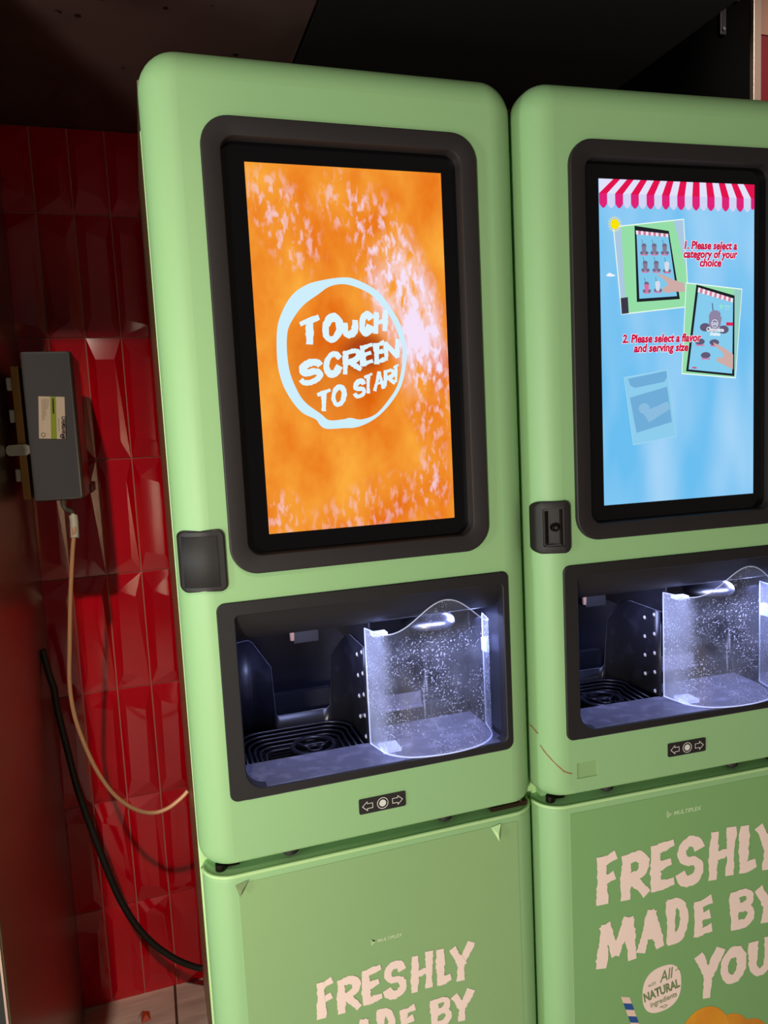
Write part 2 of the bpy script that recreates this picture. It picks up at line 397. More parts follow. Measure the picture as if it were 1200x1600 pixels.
def stroke(bm, pts, w, y, rough=0.06, seg=0.004, mapf=None):
    """flat brush stroke along pts (x, z), ragged edges"""
    P = [Vector(p) for p in pts]; Q = [P[0]]
    for a, b in zip(P, P[1:]):
        k = max(1, int((b - a).length / seg))
        for j in range(1, k + 1): Q.append(a.lerp(b, j / k))
    L_, R_ = [], []
    n = len(Q)
    for i, p in enumerate(Q):
        t = Q[min(i + 1, n - 1)] - Q[max(i - 1, 0)]
        if t.length < 1e-9: continue
        t.normalize(); nr = Vector((-t.y, t.x))
        tip = 1.0
        f = i / max(1, n - 1)
        ww = w * 0.5 * (1 + 0.16 * math.sin(5 * f + pts[0][0] * 90))
        e = Vector((0, 0))
        if i == 0: e = -t * w * 0.28
        if i == n - 1: e = t * w * 0.28
        a = p + e + nr * ww * (1 + random.uniform(-rough, rough)); b = p + e - nr * ww * (1 + random.uniform(-rough, rough))
        L_.append(bm.verts.new((a.x, y - .00005 * f, a.y))); R_.append(bm.verts.new((b.x, y - .00005 * f, b.y)))
    for i in range(len(L_) - 1): bm.faces.new((L_[i], L_[i + 1], R_[i + 1], R_[i]))
_layer = [0]
THIN = {'H': .74, 'N': .72, 'R': .80, 'A': .80, 'E': .88, 'U': .88, 'B': .86, 'M': .9}
def glyph(bm, ch, quad, w, y, rough=0.08, hb=0.82, thin=1.0):
    """quad: bottom left, bottom right, top left, top right in (x, z); inset so the stroke stays inside"""
    bl, br, tl, tr = [Vector(q) for q in quad]
    wx = (br - bl).length; hz = (tl - bl).length
    w = w * (1 - thin * (1 - THIN.get(ch, 1.0)))
    ix, iz = min(.45, w * .5 / wx), min(.45, w * .42 / hz)
    for st in GL[ch]:
        pts = []
        for u, v in st:
            u = ix + u * (1 - 2 * ix); v = iz + v * (1 - 2 * iz)
            p = bl.lerp(br, u).lerp(tl.lerp(tr, u), v); pts.append((p.x, p.y))
        _layer[0] = (_layer[0] + 1) % 8
        flat_bar = ch in 'EFAHBT' and abs(st[0][0] - st[1][0]) * wx > abs(st[0][1] - st[1][1]) * hz
        stroke(bm, pts, w * (hb if flat_bar else 1), y - 0.00006 * _layer[0], rough, seg=max(0.0012, w * 0.25))
def outline(bm, pts, w, y, close=True):
    q = list(pts) + ([pts[0], pts[1]] if close else [])
    for i, (a, b) in enumerate(zip(q, q[1:])):
        a, b = Vector(a), Vector(b); t = (b - a).normalized(); n = Vector((-t.y, t.x)) * w / 2
        a2, b2 = a - t * w / 2, b + t * w / 2
        bm.faces.new([bm.verts.new((p.x, y - 0.00002 * (i % 3), p.y)) for p in (a2 + n, b2 + n, b2 - n, a2 - n)])
def text_mesh(body, x, z, y, size, sx=1.0, shear=0.0, off=0.0, align='LEFT', rot=0.0, extr=0.0, space=1.0):
    c = bpy.data.curves.new('t', 'FONT'); c.body = body; c.size = size; c.shear = shear; c.offset = off; c.align_x = align
    c.space_character = space; c.extrude = extr; c.resolution_u = 3
    t = bpy.data.objects.new('t', c); COL.objects.link(t)
    bpy.context.view_layer.update()
    me = bpy.data.meshes.new_from_object(t.evaluated_get(bpy.context.evaluated_depsgraph_get()))
    bpy.data.objects.remove(t); bpy.data.curves.remove(c)
    me.transform(Matrix.Translation((x, y, z)) @ Matrix.Rotation(rot, 4, 'Y') @ Matrix.Rotation(math.pi / 2, 4, 'X') @ Matrix.Diagonal((sx, 1, 1, 1)))
    return me
def join_meshes(ms):
    bm = NB()
    for m in ms:
        bm.from_mesh(m); bpy.data.meshes.remove(m)
    return bm

# ================================================================== SETTING
YW, ZC = 0.75, 2.108
XS = -0.62
# floor
bm = NB(); box(bm, -3.2, 3.2, -4.6, 0.9, -0.14, -0.10); struct('floor', bm, m_floor)
# tiled back wall: grout bed plus one faceted tile per cell
rows = [-0.10, 0.1634, 0.4496, 0.7413, 1.0383, 1.3267, 1.6229, 1.9114, ZC]
cols = [-0.3868 + 0.0828 * k for k in range(-4, 17)]
bm = NB(); box(bm, cols[0] - .02, cols[-1] + .02, YW, YW + 0.10, -0.10, ZC + 0.04)
gr = bm
tb = NB()
for zi in range(len(rows) - 1):
    for xi in range(len(cols) - 1):
        g = 0.0015
        x0, x1, z0, z1 = cols[xi] + g, cols[xi + 1] - g, rows[zi] + g, rows[zi + 1] - g
        full = 0.29
        zb0 = z0 if z1 - z0 > 0.25 else (z1 - full if zi == 0 else z0)
        h = min(z1 - z0, full)
        d0, d1 = 0.0025, 0.0075
        ins = lambda a: a * random.uniform(0.75, 1.25)
        fl = [(x0, z0), (x1, z0), (x1, z1), (x0, z1)]
        a, b, c, d = ins(.016), ins(.022), ins(.045), ins(.060)
        tilt = random.uniform(-.0016, .0016); tl2 = random.uniform(-.0022, .0022)
        inn = [(x0 + a, z0 + c), (x1 - b, z0 + c * .7), (x1 - b * .8, z1 - d), (x0 + a * 1.2, z1 - d * .7)]
        yy = [YW - d1 - tilt - tl2, YW - d1 + tilt - tl2, YW - d1 + tilt + tl2, YW - d1 - tilt + tl2]
        if (xi, zi) == (3, 5): inn = [(x0 + .016, z0 + .05), (x1 - .02, z0 + .04), (x1 - .018, z1 - .052), (x0 + .018, z1 - .052)]; yy = [YW - .0075, YW - .0075, YW - .0138, YW - .0138]
        B = [tb.verts.new((x, YW + .001, z)) for x, z in fl]
        O = [tb.verts.new((x, YW - d0, z)) for x, z in fl]
        I = [tb.verts.new((p[0], y, p[1])) for p, y in zip(inn, yy)]
        tb.faces.new(I)
        for i in range(4):
            j = (i + 1) % 4
            tb.faces.new((O[i], O[j], I[j], I[i])); tb.faces.new((B[i], B[j], O[j], O[i]))
wall = struct('wall_back', gr, m_grout)
tiles = obj('tile_facing', tb, m_tile, wall); tiles.location = (0, 0, 0)
# upper wall right of the soffit: black paint, steel edge, red panel, plaster
bm = NB(); box(bm, 1.0, 1.5055, YW - .03, YW + 0.10, -0.10, 3.2); box(bm, 0.60, 1.0, YW + .0, YW + 0.10, ZC + .04, 3.2); struct('wall_right', bm, m_void)
bm = NB(); box(bm, 1.5055, 1.535, YW - 0.045, YW + .02, -0.10, 3.2); struct('trim_1', bm, m_trim, bevel=.002)
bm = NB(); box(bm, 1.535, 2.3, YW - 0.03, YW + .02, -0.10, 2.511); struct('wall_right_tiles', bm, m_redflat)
bm = NB(); box(bm, 1.535, 2.3, YW - 0.034, YW + .02, 2.511, 3.2); struct('wall_right_plaster', bm, m_plaster)
# soffit over the alcove, two boards with a joint, lit and unlit tones put in their colours
bm = NB(); box(bm, -1.3, -0.0095, 0.0, YW + .1, ZC, ZC + 0.28); box(bm, -0.0095, -0.0025, 0.0, YW + .1, ZC + .006, ZC + .2)
struct('ceiling', bm, m_ceil)
bm = NB(); box(bm, -0.0024, 0.735, -0.12, YW + .1, ZC + .001, ZC + 0.28); struct('ceiling_board', bm, m_ceilb)
bm = NB(); box(bm, 0.60, 2.4, -0.12, YW + .1, 3.2, 3.3); struct('ceiling_upper', bm, m_void)
# stainless clad side wall on the left
bm = NB(); box(bm, XS - 0.35, XS, -0.04, YW + .02, -0.10, ZC); struct('wall_left', bm, m_steel, bevel=.003)
bm = NB(); box(bm, XS - 0.0045, XS - 0.0015, -0.050, -0.039, -0.10, ZC); struct('trim_2', bm, m_trim)
bm = NB(); box(bm, XS - 0.35, XS - 0.0046, -0.046, -0.0402, -0.10, ZC); struct('wall_left_front', bm, m_dark)

# ================================================================== SMOOTHIE MACHINE
HW, ZT, ZB = 0.316, 1.969, 0.635
PL = [0.316]                    # left half width used by things that hug the rounded left corner
GRP = 'green self-serve smoothie machines'
def shell_bm(extra_holes=(), hl=HW):
    bm = NB(); r, rc = 0.055, 0.062
    L = []
    def lp(i, y): L.append(at(rr(-hl + i, HW - i, ZB + .25 * i, ZT - i, (max(.030 - .2 * i, .008), max(.024 - .2 * i, .008), max(rc - i, .006), max(rc - i, .006)), 10), y))
    lp(0.004, 0.072); lp(0, 0.066); lp(0, r)
    for k in range(1, 13):
        a = math.radians(90 * k / 12); lp(r * (1 - math.cos(a)), r * (1 - math.sin(a)))
    vs = loft(bm, L)
    for f in bm.faces: f.smooth = True
    holes = [rr(-.222, .217, 1.150, 1.850, .035), rr(-.245, .257, .763, 1.075, .02)] + list(extra_holes)
    hv = []
    for h in holes:
        f0 = [bm.verts.new((x, 0, z)) for x, z in h]; b0 = [bm.verts.new((x, 0.006, z)) for x, z in h]
        for i in range(len(f0)): bm.faces.new((f0[i], f0[(i + 1) % len(f0)], b0[(i + 1) % len(f0)], b0[i]))
        hv.append(f0)
    # flat front built as its own skirt so that the bullnose shading stays clean
    rim = [bm.verts.new(v.co) for v in vs[-1]]
    fill(bm, [rim] + hv)
    # inner back so that nothing shows through
    return bm
LIP = []
def lower_bm():
    bm = NB(); r = 0.05; z1 = 0.622; L = []
    prof = [(0.004, 0.072), (0, 0.066), (0, r)] + [(r * (1 - math.cos(math.radians(9 * k))), r * (1 - math.sin(math.radians(9 * k)))) for k in range(1, 11)]
    for i, y in prof: L.append([(-HW + i, y), (HW - i, y)])
    # horizontal outline (plan), swept up with a rounded lip at the top
    plan = [(-HW - .002 + i, y) for i, y in prof] + [(HW - i, y) for i, y in reversed(prof)]
    levels = [(-0.08, 0), (z1 - .010, 0)] + [(z1 - .010 + .010 * math.sin(math.radians(15 * k)), .010 * (1 - math.cos(math.radians(15 * k)))) for k in range(1, 7)]
    rows_ = []
    for z, ins in levels:
        rows_.append([(x * (1 - ins / HW), y + ins, z) for x, y in plan])
    LIP[:] = plan[2:-2]
    vs = loft(bm, rows_, close=False)
    bm.faces.new(vs[-1]); bm.faces.new(vs[0])
    return bm
def prof_offset(x, off):
    """y of the bullnose surface at x, pushed out by off"""
    r = 0.055; c = -PL[0] + r
    if x >= c: return -off
    rr_ = r + off; d = min(1, (c - x) / rr_)
    return r - rr_ * math.sqrt(1 - d * d)
def lock_bm(x0, x1, z0, z1, off, hole=None, back=0.0):
    """plate that wraps onto the rounded corner"""
    bm = NB(); n = 18
    def ring(q, i, o):
        return [(x, prof_offset(x, o), z) for x, z in rr(x0 + i, x1 - i, z0 + i, z1 - i, max(q - i, .001), 8)]
    L = [ring(.012, 0, -.004), ring(.012, 0, off - .003), ring(.012, .0008, off - .001), ring(.012, .003, off)]
    if hole: 
        h0, h1, g0, g1 = hole
        for o in (off, off - .005): L.append([(x, prof_offset(x, o), z) for x, z in rr(h0, h1, g0, g1, .003, 8)])
        vs = loft(bm, L)
    else:
        loft(bm, L)
        a0, a1, b0, b1, q = x0 + .003, x1 - .003, z0 + .003, z1 - .003, .009
        xs = [a0 + q * (1 - math.cos(math.radians(15 * k))) for k in range(6)] + [a0 + q + (a1 - a0 - 2 * q) * k / 16 for k in range(17)] + [a1 - q * (1 - math.cos(math.radians(15 * k))) for k in range(5, -1, -1)]
        lo, hi = [], []
        for x in xs:
            d = max(0, q - min(x - a0, a1 - x)); e = q - math.sqrt(max(0, q * q - d * d))
            lo.append((x, prof_offset(x, off), b0 + e)); hi.append((x, prof_offset(x, off), b1 - e))
        loft(bm, [lo, hi], close=False)
        return bm
    last = vs[-1]
    # fill in vertical strips so that the plate follows the curve
    m = len(last); half = m // 2
    es = [bm.edges.get((last[i], last[(i + 1) % m])) for i in range(m)]
    bmesh.ops.triangle_fill(bm, use_beauty=True, edges=[e for e in es if e])
    return bm

def freshly_letters():
    B = NB(); y = -0.0016
    L = [('F', -.212, .400, -.160, .511), ('R', -.158, .398, -.088, .503), ('E', -.091, .402, -.026, .511), ('S', -.030, .400, .040, .509), ('H', .047, .398, .118, .512), ('L', .122, .398, .172, .512), ('Y', .163, .392, .238, .506),
         ('M', -.213, .264, -.120, .366), ('A', -.120, .276, -.056, .372), ('D', -.055, .280, .003, .384), ('E', .011, .280, .064, .368), ('B', .099, .275, .168, .370), ('Y', .163, .272, .232, .366),
         ('Y', .014, .135, .086, .249), ('O', .076, .156, .143, .240), ('U', .146, .156, .212, .246)]
    return B, L, y
def lettering_front(name='front_lettering'):
    B, L, y = freshly_letters()
    for ch, x0, z0, x1, z1 in L:
        tilt = random.uniform(-.003, .003)
        glyph(B, ch, [(x0, z0), (x1, z0 + .003), (x0 + .003, z1 - .004), (x1 + .003, z1 + .002)], 0.0228, y, 0.15, 0.84, 0.35)
    return B

def build_common(root):
    P = {}
    # cabinet body behind the fascia
    bm = NB(); box(bm, -HW - .0035, HW - .004, .082, .66, -.06, ZB - .02); box(bm, -HW - .0035, -HW + .012, .082, .66, ZB - .02, ZT - .03); box(bm, HW - .012, HW - .004, .082, .66, ZB - .02, ZT - .03)
    box(bm, -HW + .012, HW - .012, .36, .66, ZB - .02, ZT - .03); box(bm, -HW + .012, HW - .012, .10, .36, 1.90, ZT - .03)
    P['cab'] = obj('cabinet', bm, m_cab, root); P['cab']['label'] = 'dull brownish metal cabinet body'
    for s in (-1, 1):
        bm = NB(); xa, xb = sorted((s * (HW - .001 + (.0065 if s < 0 else 0)), s * (HW - .02)))
        box(bm, xa, xb, .073, .086, -.06, ZT - .11)
        obj('edge_trim', bm, m_rim, root, bevel=.002)
    for x in (-.27, .27):
        for y in (.12, .6):
            bm = NB(); lathe_z(bm, x, y, [(.022, -.10), (.022, -.085), (.012, -.08), (.012, -.055)], 16)
            obj('foot', bm, m_blk, root)
    # lower door with its gap hardware
    P['door'] = obj('lower_door', lower_bm(), m_door, root, smooth=True, autosm=35)
    bm = NB(); box(bm, .225, .302, .022, .05, .6225, .630); tube(bm, [(.292, .03, .6225), (.292, .03, .634)], .006, 12); obj('hinge', bm, m_hinge, P['door'])
    bm = NB(); tube(bm, [(-.288, .030, .6225), (-.288, .030, .634)], .009, 14); box(bm, -.284, -.255, .034, .045, .6225, .629); obj('hinge', bm, m_screw, P['door'])
    # upper gap: dark cross rail seen between fascia and door
    bm = NB(); box(bm, -HW + .02, HW - .02, .055, .09, .61, .66); obj('cross_rail', bm, m_door, root)
    bm = NB(); tube(bm, [(x * .997, y + .0035, .6195) for x, y in LIP], .0034, 8); obj('lit_door_lip', bm, m_rim, P['door'], smooth=True)  # paler green stands in for lamp light catching the door's top lip
    for x in (-.165, .13):
        bm = NB(); lathe_z(bm, x, .030, [(.011, .6265), (.015, .630), (.015, .650)], 20); obj('bumper', bm, m_blk, root)
    # screen surround
    bm = NB()
    x0, x1, z0, z1 = -.2362, .2265, 1.140, 1.8605
    def bz(i, y, q=.046): return at(rr(x0 + i, x1 - i, z0 + i, z1 - i, max(q - i * .75, .012), 10), y)
    loft(bm, [bz(0, .002), bz(0, -.0065), bz(.0007, -.0080), bz(.0022, -.0088), bz(.0275, -.0088), bz(.0292, -.0080), bz(.0302, -.006), bz(.0312, .0125)])
    P['bezel'] = obj('screen_surround', bm, m_blk, root, smooth=True, autosm=25)
    bm = NB(); prism(bm, rr(x0 + .03, x1 - .03, z0 + .03, z1 - .03, .02), .0122, .020); P['glass'] = obj('screen_glass', bm, m_glassblk, root)
    # niche frame
    bm = NB()
    o = lambda i: rr(-.265 + i, .264 - i, .7545 + i, 1.0955 - i, .014, 8)
    inn = lambda i: rr(-.236 - i, .252 + i, .770 - i, 1.072 + i, (.036, .014, .008, .008), 8)
    loft(bm, [at(o(0), .001), at(o(0), -.003), at(o(.0015), -.0045), at(inn(.0015), -.0045), at(inn(0), -.003), at(inn(0), .02)])
    P['frame'] = obj('niche_frame', bm, m_blk2, root, smooth=True, autosm=30)
    # curved visor over the niche
    bm = NB(); pr = [(.0, 1.078), (.004, 1.066), (.012, 1.05), (.024, 1.034), (.042, 1.022), (.064, 1.014), (.075, 1.016), (.10, 1.03), (.28, 1.03)]
    loft(bm, [[(-.237, y, z) for y, z in pr], [(.253, y, z) for y, z in pr]], close=False)
    obj('niche_visor', bm, m_blk2, root, smooth=True)
    # liner: floor, sides, deep back
    bm = NB(); box(bm, -.244, -.2365, .012, .345, .705, 1.07); box(bm, .2525, .260, .012, .345, .705, 1.07); box(bm, -.244, .26, .335, .345, .70, 1.07); box(bm, -.244, .26, .105, .34, .705, .715)
    obj('niche_liner', bm, m_liner2, root)
    # ledge at the mouth
    bm = NB(); box(bm, -.2362, .2522, -.001, .102, .752, .7702); box(bm, .03, .2522, .1021, .2, .752, .7702); obj('niche_ledge', bm, m_ledge, root, bevel=.002)
    # cup bay: curved wall with wings and a pocket
    bm = NB(); plan = []
    xl, xr, yf, yb, q = -.2345, .012, .095, .262, .055
    plan += [(xl, yf + (yb - q - yf) * k / 4) for k in range(4)]
    plan += [(xl + q - q * math.cos(math.radians(9 * k)), yb - q + q * math.sin(math.radians(9 * k))) for k in range(11)]
    xs = [xl + q + (xr - xl - 2 * q) * k / 40 for k in range(1, 40)]
    plan += [(x, yb) for x in xs]
    plan += [(xr - q + q * math.sin(math.radians(9 * k)), yb - q + q * math.cos(math.radians(9 * k))) for k in range(11)]
    plan += [(xr, yb - q - (yb - q - yf) * k / 4) for k in range(1, 5)]
    def top(x, y):
        ctr = -.085; d = abs(x - ctr)
        if y < yb - .02 and x < 0: return .952 if x < ctr else .96
        if d < .050: return .790
        if d < .060: return .790 + .012 * (1 - math.sqrt(max(0, 1 - ((d - .050) / .010) ** 2)))
        if d < .0608: return .895
        if d < .098: return .895 + (d - .0608) / .0372 * .062
        return .957
    lo = [(x, y, .722) for x, y in plan]; hi = [(x, y, top(x, y)) for x, y in plan]
    loft(bm, [lo, hi], close=False)
    bay = obj('cup_bay', bm, m_liner, root, smooth=True, autosm=40)
    sol = bay.modifiers.new('solid', 'SOLIDIFY'); sol.thickness = .003
    bm = NB(); box(bm, -.15, -.02, .283, .30, .745, .826); obj('pocket_panel', bm, m_liner2, bay)
    bm = NB(); tube(bm, [(x, y - .0015, z) for x, y, z in hi if z < .96], .0011, 6); obj('bay_edge', bm, m_ledge, bay)
    for iz in range(5):
        for iy, yy in enumerate((.115, .150)):
            z = .945 - .042 * iz - .014 * iy
            if z < .775: continue
            hb = NB(); lathe = [(0.0045, 0), (0.0035, .0015), (.0015, .0024)]
            vs = []
            for rad, h in lathe: vs.append([(xr - h - .003, yy + rad * math.cos(k * .7854), z + rad * math.sin(k * .7854)) for k in range(8)])
            v = loft(hb, vs); hb.faces.new(v[-1]); obj('drip_hole', hb, m_hole, bay)
    # nozzle block
    bm = NB(); box(bm, -.105, -.055, .20, .255, .955, .985); obj('nozzle_block', bm, m_dark, root)
    bm = NB(); tube(bm, [(-.108, .20, .985), (-.108, .20, .962)], [.006, .0045], 10); obj('nozzle', bm, m_brass, root)
    # drip tray: ribs that follow the bay, cup ring in the middle
    bm = NB(); box(bm, xl + .003, xr - .003, .1035, yb - .004, .722, .725)
    tray = obj('drip_tray', bm, m_dark, root)
    for k in range(6):
        i = .006 + .0105 * k; rb = NB()
        pts = []
        z = .762 - .0040 * k
        q2 = max(q - i * .6, .02)
        pts += [(xl + i, yf + .012, z - .006), (xl + i, yb - q2 - i, z - .005)]
        pts += [(xl + i + q2 - q2 * math.cos(math.radians(15 * j)), yb - i - q2 + q2 * math.sin(math.radians(15 * j)), z) for j in range(1, 7)]
        pts += [(xr - i - q2 + q2 * math.sin(math.radians(15 * j)), yb - i - q2 + q2 * math.cos(math.radians(15 * j)), z) for j in range(0, 6)]
        pts += [(xr - i, yb - q2 - i, z - .005), (xr - i, yf + .012, z - .006)]
        tube(rb, pts, .0028, 8); obj('tray_rib', rb, m_liner, tray, smooth=True)
    bm = NB(); cx, cy, zc = -.083, .176, .750
    def ring(rad, tr, px, py):
        tube(bm, [(px + rad * math.cos(2 * math.pi * k / 32), py + rad * math.sin(2 * math.pi * k / 32), zc) for k in range(33)], tr, 8, cap=False)
    ring(.0415, .0055, cx, cy); ring(.0125, .0035, cx, cy - .012)
    for a in (20, 140, 260):
        tube(bm, [(cx + .013 * math.cos(math.radians(a)), cy - .012 + .013 * math.sin(math.radians(a)), zc), (cx + .039 * math.cos(math.radians(a)), cy + .039 * math.sin(math.radians(a)), zc)], .0032, 8)
    obj('cup_ring', bm, m_liner2, tray, smooth=True)
    # blending chamber
    bm = NB(); box(bm, .028, .250, .165, .334, .7455, .806); obj('blender_base', bm, m_dark, root, bevel=.004)
    bm = NB(); box(bm, .048, .142, .1615, .1645, .806, .832); box(bm, .048, .142, .150, .1640, .803, .8065); obj('splash_strip', bm, m_ledge, root)
    bm = NB(); box(bm, .016, .019, .085, .33, .935, 1.02); obj('chamber_divider', bm, m_liner, root)
    bm = NB(); lathe_z(bm, .150, .125, [(.030, 1.028), (.034, 1.006), (.046, .998), (.052, .992), (.054, .984), (.051, .979), (.040, .978), (.036, .984), (.0, .986)], 40)
    obj('blender_lid', bm, m_lid, root, smooth=True, autosm=50)
    # clear splash door
    base = [(.008, .082), (.011, .068), (.0155, .048), (.022, .026), (.034, .010), (.052, -.004), (.074, -.013), (.100, -.018), (.128, -.0195), (.156, -.018), (.182, -.013), (.204, -.004), (.222, .010), (.234, .026), (.2405, .048), (.245, .068), (.248, .082)]
    def topz(x): return 1.000 + .060 * (0.5 + 0.5 * math.cos(math.pi * min(1, abs(x - .132) / .112)))
    pl = spline([(x, y, 0) for x, y in base], 4)
    bm = NB(); nz = 10
    L = []
    for k in range(nz + 1):
        L.append([(p.x, p.y, .7765 + (topz(p.x) - .7765) * k / nz) for p in pl])
    loft(bm, L, close=False)
    P['sdoor'] = obj('splash_door', bm, m_clear, root, smooth=True)
    P['sdoor']['label'] = 'clear splashed plastic door'
    bm = NB()
    tube(bm, [(p.x, p.y, topz(p.x)) for p in pl], .0011, 6)
    tube(bm, [(p.x, p.y, .7765) for p in pl], .0015, 6)
    for e in (0, -1):
        tube(bm, [(pl[e].x, pl[e].y, .7765), (pl[e].x, pl[e].y, topz(pl[e].x))], .0014, 6)
    obj('door_rim', bm, m_frost, P['sdoor'], smooth=True)
    for q_ in ((.012, .040, .042, .062, .992, .998), (.016, .050, .024, .06, .7775, .784), (.2385, .246, .050, .07, .93, .955)):
        bm = NB(); box(bm, *q_); obj('door_tab', bm, m_frost, P['sdoor'])
    # selector plate under the niche
    bm = NB(); prism(bm, rr(-.043, .0445, .6855, .7135, .003, 5), -.0022, .001); plate = obj('button_plate', bm, m_blk, root)
    bm = NB(); y = -.0026; zc = .6995
    for s, cx in ((-1, -.027), (1, .0285)):
        pts = [(cx + s * .010, zc), (cx + s * .001, zc + .0085), (cx + s * .001, zc + .0045), (cx - s * .009, zc + .0045), (cx - s * .009, zc - .0045), (cx + s * .001, zc - .0045), (cx + s * .001, zc - .0085)]
        outline(bm, pts, .0011, y)
    outline(bm, circle(.0008, zc, .0100, 28), .0012, y)
    ngon(bm, circle(.0008, zc, .0064, 28), y)
    obj('arrow_print', bm, m_white, plate)
    # LED strip in the chamber and its light
    bm = NB(); box(bm, .05, .21, .066, .074, 1.0175, 1.0203); led = obj('led_strip', bm, emis('cool_led', (225, 232, 255), 6.0), root)
    for nm, loc, sz, pw, tg in (('chamber_light', (.13, .048, 1.020), (.18, .03), 2.0, (.14, .13, .7)), ('bay_light', (-.10, .12, 1.022), (.14, .04), 0.6, (-.10, .15, .7)), ('chamber_light', (.236, .11, 1.0), (.03, .05), .55, (.05, .05, .8))):
        l = bpy.data.lights.new(nm, 'AREA'); l.shape = 'RECTANGLE'; l.size, l.size_y = sz; l.energy = pw; l.color = (.43, .50, 1.0)
        lo_ = bpy.data.objects.new(nm, l); COL.objects.link(lo_); lo_.parent = led
        lo_.location = loc; lo_.rotation_euler = (Vector(tg) - Vector(loc)).to_track_quat('-Z', 'Y').to_euler()
    return P

# ---- first machine
A = thing('smoothie_machine', 'green smoothie machine on the left, orange screen reading touch screen to start', 'drink machine', (0, 0, 0), GRP)
PA = build_common(A)

# ---- second machine: copies of every part so far
B = thing('smoothie_machine', 'green smoothie machine on the right, blue instruction screen and open lock box', 'drink machine', (0, 0, 0), GRP)
PB = {}
inv = {o: k for k, o in PA.items()}
def dup(o, parent):
    c = o.copy(); COL.objects.link(c); c.parent = parent
    if o in inv: PB[inv[o]] = c
    for ch in list(o.children): dup(ch, c)
for ch in list(A.children): dup(ch, B)
B.location = (0.63566, -0.02924, 0); B.rotation_euler = (0, 0, -0.05137)

# ---- left machine's own parts
PL[0] = 0.3205
obj('front_shell', shell_bm((), PL[0]), m_green, A, recalc=True)
bm = NB(); prism(bm, [(-.168, 1.2013), (.168, 1.2013), (.168, 1.7987), (-.168, 1.7987)], .0112, .0121)
scrA = obj('screen', bm, m_juice, A); scrA['label'] = 'lit display showing orange pulp'
RO = [(-0.0173, 1.6216), (0.0058, 1.6186), (0.0424, 1.6003), (0.0649, 1.5726), (0.0827, 1.5412), (0.0905, 1.5026), (0.0878, 1.4731), (0.0775, 1.439), (0.0565, 1.4099), (0.0286, 1.3859), (-0.0033, 1.3725), (-0.0317, 1.3715), (-0.0597, 1.3717), (-0.0708, 1.3789), (-0.0771, 1.3882), (-0.0992, 1.4002), (-0.1159, 1.4207), (-0.1297, 1.4496), (-0.1358, 1.4844), (-0.1336, 1.5318), (-0.1246, 1.5617), (-0.105, 1.5917), (-0.0794, 1.609), (-0.0518, 1.6168)]
RI = [(-0.0202, 1.6107), (0.0005, 1.6076), (0.028, 1.5958), (0.0506, 1.5749), (0.0684, 1.548), (0.0812, 1.5118), (0.0827, 1.4937), (0.0804, 1.4709), (0.0702, 1.4392), (0.0519, 1.4147), (0.0289, 1.3927), (0.0021, 1.3847), (-0.0166, 1.3883), (-0.0309, 1.3862), (-0.0542, 1.386), (-0.0674, 1.3967), (-0.0914, 1.4154), (-0.1039, 1.4335), (-0.1154, 1.4644), (-0.1188, 1.4971), (-0.1169, 1.5273), (-0.1101, 1.5467), (-0.0882, 1.5746), (-0.06, 1.5941), (-0.0411, 1.6062)]
def smooth_loop(pts, k=4):
    n = len(pts); q = [(x, z, 0) for x, z in pts]
    s = spline([q[-1]] + q + [q[0], q[1]], k)
    return [(v.x, v.y) for v in s[k:-2 * k + k - 1]] if False else [(v.x, v.y) for v in s[k:k + n * k]]
bm = NB()
la = [bm.verts.new((x, .0106, z)) for x, z in smooth_loop(RO)]; lb = [bm.verts.new((x, .0106, z)) for x, z in smooth_loop(RI)]
fill(bm, [la, lb])
obj('ring_emblem', bm, em((206, 238, 252)), scrA, recalc=False)
G = [('T', [(-0.1004, 1.5055), (-0.0602, 1.5156), (-0.0975, 1.5522), (-0.0574, 1.5627)]), ('O', [(-0.0594, 1.5104), (-0.022, 1.5197), (-0.0566, 1.5562), (-0.0193, 1.566)]), ('U', [(-0.0243, 1.5198), (0.0053, 1.5272), (-0.0227, 1.5473), (0.0069, 1.5549)]), ('C', [(0.005, 1.5217), (0.0326, 1.5286), (0.0073, 1.5622), (0.0348, 1.5693)]), ('H', [(0.0301, 1.5259), (0.0592, 1.5332), (0.0322, 1.564), (0.0612, 1.5715)]),
     ('S', [(-0.1046, 1.4401), (-0.0596, 1.4508), (-0.102, 1.4817), (-0.057, 1.4927)]), ('C', [(-0.0605, 1.4542), (-0.0265, 1.4623), (-0.058, 1.4959), (-0.024, 1.5043)]), ('R', [(-0.0278, 1.4589), (0.0091, 1.4677), (-0.0254, 1.5003), (0.0114, 1.5094)]), ('E', [(0.0034, 1.4715), (0.0311, 1.4782), (0.0055, 1.509), (0.0331, 1.5158)]), ('E', [(0.0285, 1.4744), (0.0529, 1.4802), (0.0306, 1.5129), (0.0549, 1.5189)]), ('N', [(0.0469, 1.4807), (0.0776, 1.4881), (0.0486, 1.5145), (0.0793, 1.522)]),
     ('T', [(-0.0766, 1.397), (-0.0485, 1.4034), (-0.0743, 1.4339), (-0.0463, 1.4405)]), ('O', [(-0.0496, 1.4049), (-0.0224, 1.4111), (-0.0474, 1.4411), (-0.0203, 1.4475)]), ('S', [(-0.0114, 1.4181), (0.0138, 1.4238), (-0.0096, 1.4496), (0.0156, 1.4555)]), ('T', [(0.008, 1.4253), (0.0261, 1.4295), (0.0099, 1.4599), (0.028, 1.4642)]), ('A', [(0.0261, 1.4304), (0.0481, 1.4354), (0.0279, 1.4631), (0.0498, 1.4682)]), ('R', [(0.0446, 1.4377), (0.068, 1.4431), (0.0461, 1.4668), (0.0694, 1.4723)]), ('T', [(0.0619, 1.444), (0.0748, 1.447), (0.0635, 1.4748), (0.0763, 1.4779)])]
bm = NB()
